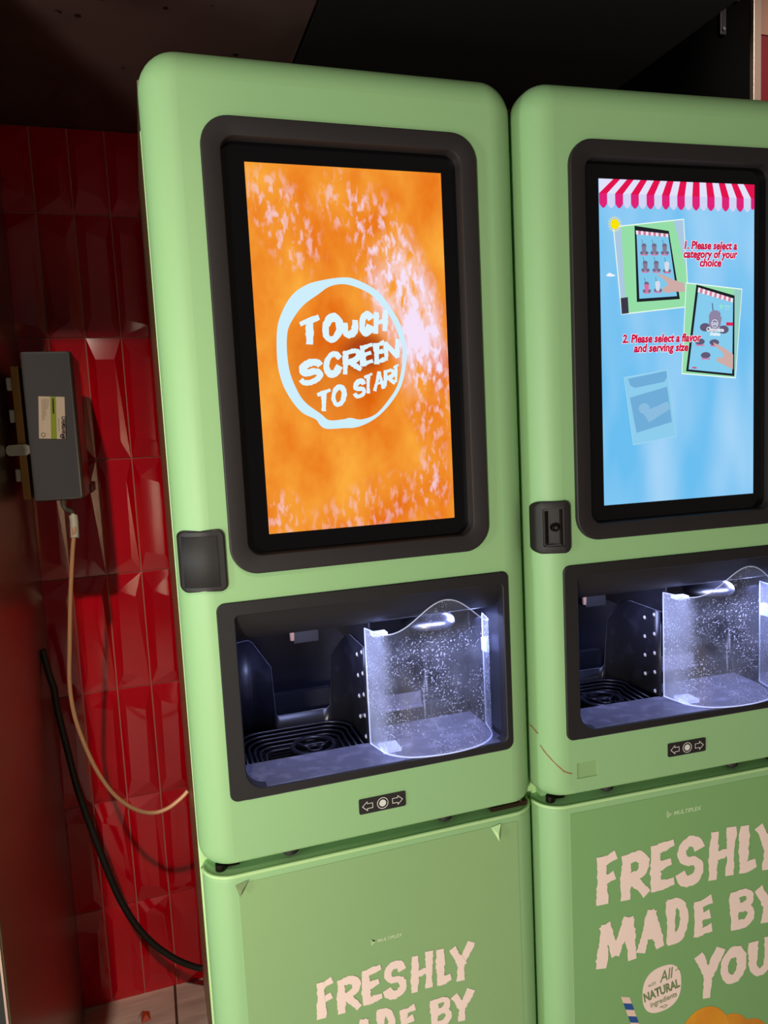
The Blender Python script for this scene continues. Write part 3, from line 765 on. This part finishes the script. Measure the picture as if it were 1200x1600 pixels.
for i, (ch, q) in enumerate(G):
    w = .0124 if i < 5 else (.0108 if i < 11 else .0084)
    if i >= 13: w *= .92
    if i == 14: w *= .80
    if i == 17: w *= .62
    glyph(bm, ch, q, w, .0106, .14, .72)
obj('screen_lettering', bm, em((222, 244, 254)), scrA, recalc=False)
# closed lock box
lk = obj('lock_box', lock_bm(-.3170, -.2430, 1.1165, 1.2190, .006), m_blk, A, smooth=True, autosm=35)
bm = NB()
n = 8; xs = [-.3110 + (-.2560 + .3110) * k / n for k in range(n + 1)]
loft(bm, [[(x, prof_offset(x, .0068), 1.1255) for x in xs], [(x, prof_offset(x, .0074), 1.1260) for x in xs], [(x, prof_offset(x, .0074), 1.2085) for x in xs], [(x, prof_offset(x, .0068), 1.2090) for x in xs]], close=False)
cv = obj('lock_cover', bm, m_blk2, lk, smooth=True)
bm = NB(); outline(bm, [(-.3106, 1.1245), (-.2555, 1.1245), (-.2555, 1.2095), (-.3106, 1.2095)], .0011, 0)
for v in bm.verts: v.co.y = prof_offset(v.co.x, .0065)
obj('cover_gap', bm, m_dark, lk)
# lower door print
bm = NB(); prism(bm, rr(-.263, .268, -.07, .607, .002, 3), -.0009, .0002); vin = obj('vinyl_sheet', bm, m_vinyl, PA['door']); vin['label'] = 'olive green printed vinyl sheet'
SC = .69
def mapA(me):
    me.transform(Matrix.Translation((-.144 + .212 * SC, 0, .391 - .509 * SC)) @ Matrix.Diagonal((SC, 1, SC, 1))); return me
bm = lettering_front(); bmesh.ops.transform(bm, matrix=Matrix.Translation((-.144 + .212 * SC, 0, .391 - .509 * SC)) @ Matrix.Diagonal((SC, 1, SC, 1)), verts=bm.verts)
obj('front_lettering', bm, m_pink, PA['door'], recalc=False)
def maker_logo(x, z, w):
    bm = join_meshes([text_mesh('MULTIPLEX', x + w * .18, z - w * .055, -.0016, w * .150, 1.0, .25, w * .0022, space=1.05)])
    t = w * .13
    outline(bm, [(x, z + t * .62), (x + t * 1.0, z), (x, z - t * .62)], w * .018, -.0016)
    outline(bm, [(x + t * .3, z + t * .25), (x + t * .65, z), (x + t * .3, z - t * .25)], w * .014, -.0016)
    return bm
obj('maker_logo', maker_logo(-.034, .439, .060), m_logo, PA['door'], recalc=False)
for nm, p in (('peeling_corner', [(-.268, .606), (-.245, .612), (-.262, .588)]), ('peeling_corner', [(.212, .606), (.232, .611), (.226, .578)])):
    bm = NB()
    a = [bm.verts.new((x, -.0016 - .0065 * (i == 2) - .002 * (i == 1), z)) for i, (x, z) in enumerate(p)]
    m_ = bm.verts.new((sum(q[0] for q in p) / 3, -.0105, sum(q[1] for q in p) / 3 - .003))
    for i in range(3): bm.faces.new((a[i], a[(i + 1) % 3], m_))
    obj(nm, bm, m_rim if p[0][0] > 0 else m_inkg, PA['door'])

# ---- right machine's own parts
PL[0] = HW
hole_lab = rr(-.244, -.200, .674, .706, .0015, 3)
obj('front_shell', shell_bm([hole_lab]), m_green, B, recalc=True)
bm = NB(); prism(bm, rr(-.2445, -.1995, .6735, .7065, .001, 3), .0022, .006); obj('blank_label', bm, m_vinyl, B)
bm = NB()
for pts in ([(-.316, .775), (-.311, .765)], [(-.308, .742), (-.302, .730), (-.292, .716), (-.282, .704), (-.272, .694), (-.264, .690), (-.256, .687)]):
    st = NB(); stroke(st, pts, .0022, 0, .4, .004)
    for v in st.verts: v.co.y = prof_offset(v.co.x, .0004)
    me = bpy.data.meshes.new('t'); st.to_mesh(me); st.free(); bm.from_mesh(me); bpy.data.meshes.remove(me)
obj('scratch', bm, m_scr, B)
bm = NB(); prism(bm, [(-.168, 1.2013), (.168, 1.2013), (.168, 1.7987), (-.168, 1.7987)], .0112, .0121)
scrB = obj('screen', bm, m_sky, B); scrB['label'] = 'lit display showing blue ordering instructions'
YS = .0108
def flat(name, polys, rgb, layer, parent=None):
    if not name.startswith('pictured_awning') and not name.startswith('awning') and name != 'sun_rays':
        for p in polys: bm = NB(); ngon(bm, p, YS - .00008 * layer); obj(name, bm, em(rgb), scrB, recalc=False)
        return
    bm = NB()
    for p in polys: ngon(bm, p, YS - .00008 * layer)
    return obj(name, bm, em(rgb), parent or scrB, recalc=False)
# striped awning
zt, zf_, zb_ = 1.7987, 1.773, 1.7555
N_ = 21; sw = .336 / 20.5
reds, whites, reds2, whites2, dk, lt = [], [], [], [], [], []
for i in range(N_):
    a, b = -.168 + i * sw, min(-.168 + (i + 1) * sw, .168)
    ta, tb_ = 0.014 + .89 * (a - .0) + 0.0, 0.014 + .89 * b
    ta, tb_ = min(ta, .168), min(tb_, .168)
    top_ = [(a, zf_), (b, zf_), (tb_ - .014 * (1 - 0) + .0, zt), (ta - .014, zt)]
    top_ = [(a, zf_), (b, zf_), (b * .86 + .006, zt), (a * .86 + .006, zt)]
    sc = [(b, zf_), (a, zf_), (a, zb_)] + [(a + (b - a) * k / 8, zb_ - (b - a) * .5 * math.sin(math.pi * k / 8)) for k in range(1, 8)] + [(b, zb_)]
    (reds if i % 2 == 0 else whites).append(top_); (reds2 if i % 2 == 0 else whites2).append(sc)
whites.append([(-.168, zf_), (-.168 * .86 + .006, zt), (-.168, zt)]); reds.append([(.168, zf_), (.168, zt), (.168 * .86 + .006, zt)])
flat('awning_red_stripes', reds, (226, 20, 78), 1); flat('awning_white_stripes', whites, (226, 226, 250), 1)
flat('awning_red_scallops', reds2, (222, 36, 120), 2); flat('awning_white_scallops', whites2, (208, 214, 244), 2)
# sun and cloud
rays = []
for k in range(16):
    a = 2 * math.pi * k / 16
    rays.append([(-.137 + .0105 * math.cos(a - .12), 1.719 + .0105 * math.sin(a - .12)), (-.137 + .0105 * math.cos(a + .12), 1.719 + .0105 * math.sin(a + .12)), (-.137 + .0155 * math.cos(a), 1.719 + .0155 * math.sin(a))])
flat('sun_rays', rays, (250, 236, 150), 6); flat('sun_disc', [circle(-.137, 1.719, .0092, 24)], (250, 228, 10), 7)
flat('small_cloud', [circle(-.147, 1.6275, .0095, 18, .0022), circle(-.149, 1.629, .005, 14, .0028)], (240, 246, 250), 3)
# instruction picture one
def lerp2(q, u, v):
    (a, b, c, d) = [Vector(p) for p in q]          # tl, tr, br, bl
    t = a.lerp(b, u).lerp(d.lerp(c, u), v); return (t.x, t.y)
def inset(q, k):
    c = sum((Vector(p) for p in q), Vector((0, 0))) / 4
    out = []
    for p in q:
        d = Vector(p) - c; out.append(tuple(c + d * (1 - k / d.length)))
    return out
c1 = [(-.141, 1.715), (.010, 1.732), (.021, 1.569), (-.126, 1.556)]
flat('photo_border', [c1], (232, 250, 240), 3)
i1 = inset(c1, .0028)
flat('photo_ground', [i1], (150, 222, 168), 4)
flat('photo_wall', [[lerp2(i1, 0, 0), lerp2(i1, .10, 0), lerp2(i1, .06, 1), lerp2(i1, 0, 1)], [lerp2(i1, .86, 0), lerp2(i1, 1, 0), lerp2(i1, 1, .55)]], (170, 200, 226), 5)
t1 = [(-.096, 1.717), (-.023, 1.709), (.000, 1.584), (-.093, 1.579)]
flat('pictured_tablet', [t1], (30, 34, 40), 6)
s1 = [(-.092, 1.7075), (-.0245, 1.7025), (-.0062, 1.5895), (-.0876, 1.585)]
flat('pictured_screen', [s1], (128, 200, 236), 7)
flat('pictured_lock', [[(-.1272, 1.5863), (-.112, 1.5881), (-.1104, 1.5587), (-.1253, 1.5572)]], (60, 56, 74), 6)
def mini_awning(q, n, name):
    w, r = [], []
    for k in range(n):
        p = [lerp2(q, k / n, 0), lerp2(q, (k + 1) / n, 0), lerp2(q, (k + .8) / n, 1), lerp2(q, (k - .2) / n if k else 0, 1)]
        (r if k % 2 else w).append(p)
    flat(name + '_white', w, (240, 230, 240), 8); flat(name + '_pink', r, (206, 120, 150), 8)
mini_awning([(-.0934, 1.7085), (-.0245, 1.7035), (-.0232, 1.6975), (-.0926, 1.7015)], 13, 'pictured_awning')
cups, domes, plates_, pinks, straws = [], [], [], [], []
for i, (x, z) in enumerate([(-.0766, 1.6765), (-.0548, 1.6768), (-.0325, 1.6771), (-.0745, 1.6453), (-.0508, 1.6454), (-.0282, 1.6442), (-.072, 1.6072), (-.0482, 1.6085)]):
    k = .0052
    q = [(x - k, z + .004), (x + k, z + .004), (x + k * .7, z - .009), (x - k * .7, z - .009)]
    (cups if i < 6 and i != 5 else (pinks if i == 6 else domes)).append(q)
    (domes if i in (5, 7) else plates_).append(circle(x, z + .005, k, 12, .004))
    plates_.append(circle(x - .004, z - .008, .0045, 10, .003)); plates_.append(circle(x + .005, z - .008, .0045, 10, .003))
    pinks.append([(x - .0075, z - .0105), (x + .0075, z - .0110), (x + .0075, z - .0130), (x - .0075, z - .0125)])
    straws.append([(x - .003, z + .008), (x - .002, z + .008), (x - .004, z + .016), (x - .005, z + .016)])
flat('pictured_shake', cups, (136, 124, 150), 10); flat('pictured_topping', plates_, (112, 104, 128), 9); flat('pictured_cream', domes, (214, 220, 236), 11); flat('pictured_label', pinks, (222, 110, 158), 12); flat('pictured_straw', straws, (84, 96, 120), 9)
skin = (206, 172, 168)
flat('pictured_hand', [[(-0.0491, 1.6309), (-0.0361, 1.6283), (-0.0206, 1.6223), (-0.0081, 1.6178), (0.0093, 1.6133), (0.0107, 1.5973), (-0.0082, 1.5978), (-0.0271, 1.5952), (-0.0389, 1.5992), (-0.0364, 1.6059), (-0.027, 1.6085), (-0.03, 1.6165), (-0.0393, 1.6231), (-0.0485, 1.6283)]], skin, 13)
# instruction picture two
c2 = [(.013, 1.615), (.140, 1.603), (.125, 1.431), (.002, 1.443)]
flat('photo_border', [c2], (232, 250, 246), 14); i2 = inset(c2, .0026)
flat('photo_ground', [i2], (150, 222, 172), 15)
flat('photo_wall', [[lerp2(i2, .86, 0), lerp2(i2, 1, 0), lerp2(i2, 1, 1), lerp2(i2, .94, 1)]], (150, 206, 196), 16)
t2 = [(.036, 1.611), (.122, 1.590), (.1215, 1.4355), (.012, 1.448)]
flat('pictured_tablet', [t2], (30, 32, 38), 17)
s2 = [(.0405, 1.6045), (.1185, 1.5845), (.1165, 1.4405), (.0175, 1.4515)]
flat('pictured_screen', [s2], (134, 204, 238), 18)
mini_awning2 = [(.0401, 1.6055), (.1187, 1.5845), (.1187, 1.5765), (.0385, 1.5965)]
w, r = [], []
for k in range(15):
    p = [lerp2(mini_awning2, k / 15, 0), lerp2(mini_awning2, (k + 1) / 15, 0), lerp2(mini_awning2, (k + .8) / 15, 1), lerp2(mini_awning2, max(0, (k - .2) / 15), 1)]
    (r if k % 2 else w).append(p)
flat('pictured_awning_white', w, (240, 232, 242), 19); flat('pictured_awning_pink', r, (210, 130, 158), 19)
flat('pictured_shake', [[(.0634, 1.5543), (.0927, 1.5500), (.0870, 1.5213), (.0640, 1.5216)], circle(.0775, 1.5545, .0125, 16, .008)], (142, 134, 164), 21)
flat('pictured_topping', [circle(.055, 1.5305, .012, 14, .008), circle(.0965, 1.5255, .012, 14, .008), circle(.043, 1.5035, .011, 14, .006), circle(.0755, 1.5015, .011, 14, .006), circle(.056, 1.4775, .011, 14, .006)], (98, 90, 118), 20)
flat('pictured_straw', [[(.0700, 1.5760), (.0722, 1.5760), (.0742, 1.5590), (.0718, 1.5590)]], (90, 104, 130), 20)
flat('pictured_flag', [[(.1026, 1.5395), (.1184, 1.5387), (.1184, 1.5325), (.1026, 1.5330)], [(.0255, 1.4560), (.0355, 1.4550), (.0355, 1.4525), (.0255, 1.4535)]], (216, 40, 90), 21)
flat('pictured_label', [[(x - .010, z), (x + .010, z - .001), (x + .010, z - .0035), (x - .010, z - .0025)] for x, z in ((.043, 1.4985), (.0765, 1.4965), (.056, 1.4725))] , (214, 120, 168), 22)
flat('pictured_emblem', [circle(.0911, 1.5691, .0045, 14)], (140, 226, 214), 21)
flat('pictured_caption', [[(.098, 1.572), (.112, 1.570), (.112, 1.567), (.098, 1.569)], [(.099, 1.566), (.111, 1.564), (.111, 1.562), (.099, 1.564)]], (160, 220, 230), 21)
rg = NB(); outline(rg, circle(.0765, 1.5372, .0072, 20), .0012, YS - .00008 * 22); outline(rg, [(.0715, 1.5385), (.0815, 1.538)], .0016, YS - .00008 * 22, close=False); outline(rg, [(.0715, 1.5355), (.0815, 1.535)], .0016, YS - .00008 * 22, close=False)
obj('cup_emblem', rg, em((226, 232, 244)), scrB, recalc=False)
flat('pictured_hand', [[(0.073, 1.5018), (0.0845, 1.4966), (0.0976, 1.4903), (0.1092, 1.4837), (0.1185, 1.4770), (0.1180, 1.4485), (0.1076, 1.4532), (0.0877, 1.462), (0.0795, 1.4664), (0.0828, 1.4732), (0.0943, 1.4715), (0.096, 1.4798), (0.0861, 1.4883), (0.0747, 1.4968)]], skin, 23)
# faded third picture
c3 = [(-.123, 1.441), (-.028, 1.453), (-.009, 1.324), (-.105, 1.312)]
flat('faded_photo_border', [c3], (156, 212, 242), 3); i3 = inset(c3, .0026)
flat('faded_photo_ground', [i3], (140, 204, 236), 4)
flat('faded_photo_machine', [[lerp2(i3, .08, .02), lerp2(i3, .98, .0), lerp2(i3, .98, .10), lerp2(i3, .90, .16), lerp2(i3, .20, .17), lerp2(i3, .10, .12)], [lerp2(i3, .06, .30), lerp2(i3, .95, .24), lerp2(i3, .95, .78), lerp2(i3, .10, .84)]], (112, 172, 216), 5)
flat('faded_photo_hand', [circle(*lerp2(i3, .35, .50), .012, 14, .010), [lerp2(i3, .30, .55), lerp2(i3, .92, .46), lerp2(i3, .95, .58), lerp2(i3, .42, .72)]], (138, 188, 224), 6)
# captions with a white edge
def caption(lines, cx, name):
    back, fr = [], []
    for body, z, width, size in lines:
        probe = text_mesh(body, 0, 0, 0, size, 1.0, .18, .0, 'CENTER'); xs_ = [v.co.x for v in probe.vertices]; w0 = max(xs_) - min(xs_); bpy.data.meshes.remove(probe)
        s = width / w0
        back.append(text_mesh(body, cx, z, YS - .0021, size, s, .18, size * .088, 'CENTER'))
        fr.append(text_mesh(body, cx, z, YS - .0024, size, s, .18, size * .042, 'CENTER'))
    obj(name + '_outline', join_meshes(back), em((246, 240, 252)), scrB, recalc=False)
    obj(name, join_meshes(fr), em((206, 14, 66)), scrB, recalc=False)
caption([('1. Please select a', 1.6765, .116, .0203), ('category of your', 1.6605, .119, .0203), ('choice', 1.6445, .047, .0203)], .066, 'caption_category')
caption([('2. Please select a flavor', 1.5045, .170, .0208)], -.0415, 'caption_flavor')
caption([('and serving size', 1.4870, .117, .0208)], -.043, 'caption_serving')
obj('caption_shake', join_meshes([text_mesh('Chocolate', .0765, 1.5225, YS - .0021, .0105, .9, .15, .0004, 'CENTER', .06), text_mesh('Shakes', .0765, 1.5145, YS - .0021, .0095, .9, .15, .0004, 'CENTER', .06)]), em((238, 246, 252)), scrB, recalc=False)
# open lock box with its cylinder
lk2 = obj('lock_box', lock_bm(-.3125, -.2505, 1.1205, 1.2185, .010, (-.301, -.262, 1.134, 1.206)), m_blk, B, smooth=True, autosm=35)
bm = NB()
yb_ = prof_offset(-.28, .0058)
disc_prism(bm, -.281, 1.170, .0075, yb_ - .006, yb_ + .004, 20); box(bm, -.2985, -.292, prof_offset(-.295, .009), yb_ + .006, 1.140, 1.200); box(bm, -.270, -.2655, yb_ - .003, yb_ + .004, 1.136, 1.203)
obj('lock_cylinder', bm, m_screw, lk2, bevel=.0008)
bm = NB(); disc_prism(bm, -.281, 1.170, .0030, yb_ - .0068, yb_ - .005, 14); obj('keyhole', bm, m_chrome, lk2); bm = NB(); box(bm, -.2995, -.263, yb_ - .001, yb_ + .003, 1.1355, 1.1385); obj('strike_lip', bm, m_chrome, lk2)
# door print
bm = NB(); prism(bm, rr(-.262, .268, -.07, .606, .002, 3), -.0009, .0002); v2 = obj('vinyl_sheet', bm, m_vinyl_deep, PB['door']); v2['label'] = 'deep green printed vinyl sheet'
obj('front_lettering', lettering_front(), m_pink, PB['door'], recalc=False)
obj('maker_logo', maker_logo(-.046, .5655, .081), m_logo, PB['door'], recalc=False)
bm = NB(); pts = []
for k in range(40):
    a = 2 * math.pi * k / 40; c, s = math.cos(a), math.sin(a)
    e = 2.5
    u = math.copysign(abs(c) ** (2 / e), c) * .046; v = math.copysign(abs(s) ** (2 / e), s) * .050
    pts.append((-.062 + u, .188 + v + .10 * u))
ngon(bm, pts, -.0012); bad = obj('natural_badge', bm, m_pink, PB['door'], recalc=False)
bt = [text_mesh('All', -.052, .205, -.0016, .034, .8, .35, .0004, 'CENTER', -.16), text_mesh('NATURAL', -.062, .176, -.0016, .0265, .72, 0, .0011, 'CENTER', -.16), text_mesh('ingredients', -.058, .158, -.0016, .0170, .85, 0, .0002, 'CENTER', -.16), text_mesh('with', -.086, .200, -.0016, .0130, .8, .35, 0, 'CENTER', -.16)]
bm = join_meshes(bt); outline(bm, [(-.068, .147), (-.056, .151), (-.050, .148), (-.058, .144), (-.066, .150)], .0012, -.0016, close=False); outline(bm, [(-.030, .221), (-.026, .223), (-.020, .222)], .0016, -.0016, close=False)
obj('badge_lettering', bm, m_inkg, PB['door'], recalc=False)
# printed straw, fruit
bmw, bmb = NB(), NB(); a, b = Vector((-.148, .192)), Vector((-.085, .000)); t = (b - a).normalized(); nn = Vector((t.y, -t.x)) * -.0085; k0 = 0; L_ = (b - a).length
while k0 < L_:
    p, q = a + t * k0, a + t * min(L_, k0 + .0165)
    sk = t * .006
    (lambda bmx: ngon(bmx, [tuple(p + nn + sk), tuple(q + nn + sk), tuple(q - nn - sk), tuple(p - nn - sk)], -.0014))(bmb if int(k0 / .0165 + .5) % 2 else bmw); k0 += .0165
obj('printed_straw', bmw, m_straww, PB['door'], recalc=False); obj('straw_stripes', bmb, m_strawb, PB['door'], recalc=False)
bm = NB(); ngon(bm, circle(.150, .018, .050, 36, .045), -.0012); ngon(bm, circle(.100, .030, .056, 40, .058), -.0013); obj('printed_fruit', bm, m_peach2, PB['door'], recalc=False)
bm = NB(); ngon(bm, circle(.040, .052, .062, 44, .068), -.0014); obj('printed_fruit', bm, m_peach, PB['door'], recalc=False)

# ================================================================== DRAIN DOSER BOX ON THE LEFT WALL
D = thing('dosing_box', 'tall grey box with a cream label hung on the left wall', 'wall box', (-.53, .54, 1.25 + ZF))
bm = NB(); box(bm, -.5745, -.4830, .42, .44, 1.2560, 1.5545); obj('front_cover', bm, m_grey, D, bevel=.004)
bm = NB(); box(bm, -.5760, -.4810, .4405, .64, 1.2535, 1.5570); obj('housing', bm, m_greyd, D, bevel=.005)
bm = NB(); box(bm, -.4808, -.4765, .60, .7425, 1.255, 1.275); obj('mounting_bracket', bm, m_greyd, D)
bm = NB(); prism(bm, [(-.5545, 1.3824), (-.5048, 1.3786), (-.4999, 1.4634), (-.5480, 1.4663)], .4185, .4199); lab = obj('label', bm, m_card, D)
bm = NB(); prism(bm, [(-.5320, 1.3807), (-.5215, 1.3799), (-.5160, 1.4644), (-.5262, 1.4650)], .4182, .4186); obj('label_stripe', bm, m_lime, lab)
bm = join_meshes([text_mesh('CHEMSEARCH', -.5088, 1.4250, .4178, .0115, .62, 0, .0003, 'LEFT', math.pi / 2 + .06)])
outline(bm, circle(-.5110, 1.3850, .0032, 16), .0020, .4180); outline(bm, circle(-.5460, 1.3895, .0038, 16), .0008, .4180)
for k, (x, l) in enumerate(((-.5145, .024), (-.5215, .028), (-.5300, .013), (-.5330, .018), (-.5360, .034), (-.5390, .040), (-.5420, .038))):
    z = 1.4600 if k else 1.421; w = .0026 if k == 1 else .0006
    while l > 0:
        q = random.uniform(.002, .006); outline(bm, [(x, z), (x - q * .05, z - q * .8)], w, .4180, close=False); z -= q; l -= q; x -= q * .06
obj('label_print', bm, m_ink, lab, recalc=False)
bm = NB(); tube(bm, [(-.527, .47, 1.256), (-.527, .47, 1.2400), (-.5245, .47, 1.2345), (-.5190, .47, 1.2320)], .0050, 12); tube(bm, [(-.521, .47, 1.232), (-.5125, .468, 1.2290), (-.5090, .466, 1.2190)], .0050, 12)
obj('elbow_fitting', bm, m_fit, D, smooth=True, autosm=50)
# board and clips between the box and the wall
WB = thing('backing_board', 'narrow tan board standing between grey box and steel wall', 'board', (-.59, .5, 1.26 + ZF))
bm = NB(); box(bm, -.5974, -.5828, .44, .62, 1.2600, 1.5285); obj('board', bm, m_wood, WB, bevel=.001)
for z in (1.4940, 1.4300, 1.3100):
    bm = NB(); box(bm, -.6085, -.5976, .445, .460, z - .013, z + .013); obj('clip', bm, m_clip, WB, bevel=.003)
bm = NB(); prism(bm, rr(-.6190, -.5750, 1.3500, 1.3720, .0085, 6), .434, .4395); disc_prism(bm, -.588, 1.3610, .0030, .4325, .435, 12); obj('latch_plate', bm, m_clip, WB)

# hose and cable
hs = [(-.5090, .466, 1.219), (-.5070, .46, 1.2), (-.5088, .45, 1.1839), (-.517, .45, 1.133), (-.5291, .45, 1.0384), (-.5389, .45, .9427), (-.5463, .45, .8597), (-.5424, .45, .7883), (-.5259, .45, .7138), (-.5052, .45, .6519), (-.4769, .45, .5979), (-.44, .45, .5591), (-.4033, .45, .5423), (-.37, .45, .5459), (-.3393, .45, .5638), (-.3235, .45, .578)]
H = thing('drain_hose', 'beige hose looping from the grey box into the left machine', 'hose', (-.44, .45, .54 + ZF))
bm = NB(); tube(bm, spline(hs, 6), .0046, 12); obj('tubing', bm, m_hose, H, smooth=True, autosm=60)
bm = NB(); tube(bm, [(-.5090, .466, 1.218), (-.5080, .462, 1.205), (-.5088, .452, 1.172)], .0088, 14); obj('hose_coupling', bm, m_fit, H, smooth=True, autosm=50)
cb = [(-.6155, .62, .900), (-.6080, .62, .845), (-.6003, .62, .8063), (-.5969, .62, .7516), (-.5846, .62, .6556), (-.57, .62, .5496), (-.5467, .62, .4398), (-.5244, .62, .3446), (-.5031, .62, .2646), (-.4723, .62, .186), (-.4322, .62, .1189), (-.3823, .62, .0636), (-.3376, .62, .030), (-.3205, .62, .0215)]
bm = NB(); tube(bm, spline(cb, 6), .0078, 12)
tag(obj('power_cable', bm, m_cable, None, smooth=True, autosm=60), 'thick black cable sagging along the red tiles into the left machine', 'cable')
# wrapper on the floor
T = thing('candy_wrapper', 'small orange and white crumpled wrapper on the floor', 'litter', (-.474, .655, 0))
bm = NB(); vs = [bm.verts.new(p) for p in ((-.478, .640, -.0995), (-.456, .644, -.0995), (-.459, .676, -.0985), (-.476, .684, -.0990), (-.468, .655, -.088), (-.466, .668, -.090))]
for f in ((0, 1, 4), (1, 2, 5), (1, 5, 4), (2, 3, 5), (3, 0, 4), (3, 4, 5)): bm.faces.new([vs[i] for i in f])
obj('wrapper', bm, m_orange, T)
bm = NB(); vs = [bm.verts.new(p) for p in ((-.479, .640, -.0990), (-.477, .686, -.0985), (-.486, .672, -.0995), (-.488, .650, -.0995), (-.480, .660, -.090))]
for f in ((0, 4, 3), (3, 4, 2), (2, 4, 1), (0, 1, 4)): bm.faces.new([vs[i] for i in f])
obj('wrapper_flap', bm, m_wrapw, T)
# bracket on the dark upper wall
bm = NB(); box(bm, 1.332, 1.455, .7085, .7195, 2.590, 2.606); box(bm, 1.385, 1.407, .7085, .7195, 2.490, 2.590)
K = tag(obj('wall_bracket', bm, mat('dull_dark_steel', (70, 68, 70), .35, .8), None, bevel=.002), 'dark T-shaped metal bracket on the black wall above the right machine', 'bracket')
for x, z in ((1.342, 2.598), (1.396, 2.506), (1.447, 2.598)):
    bm = NB(); disc_prism(bm, x, z, .005, .705, .709, 14); c = obj('screw', bm, m_chrome, K); c.location = (0, 0, 0)
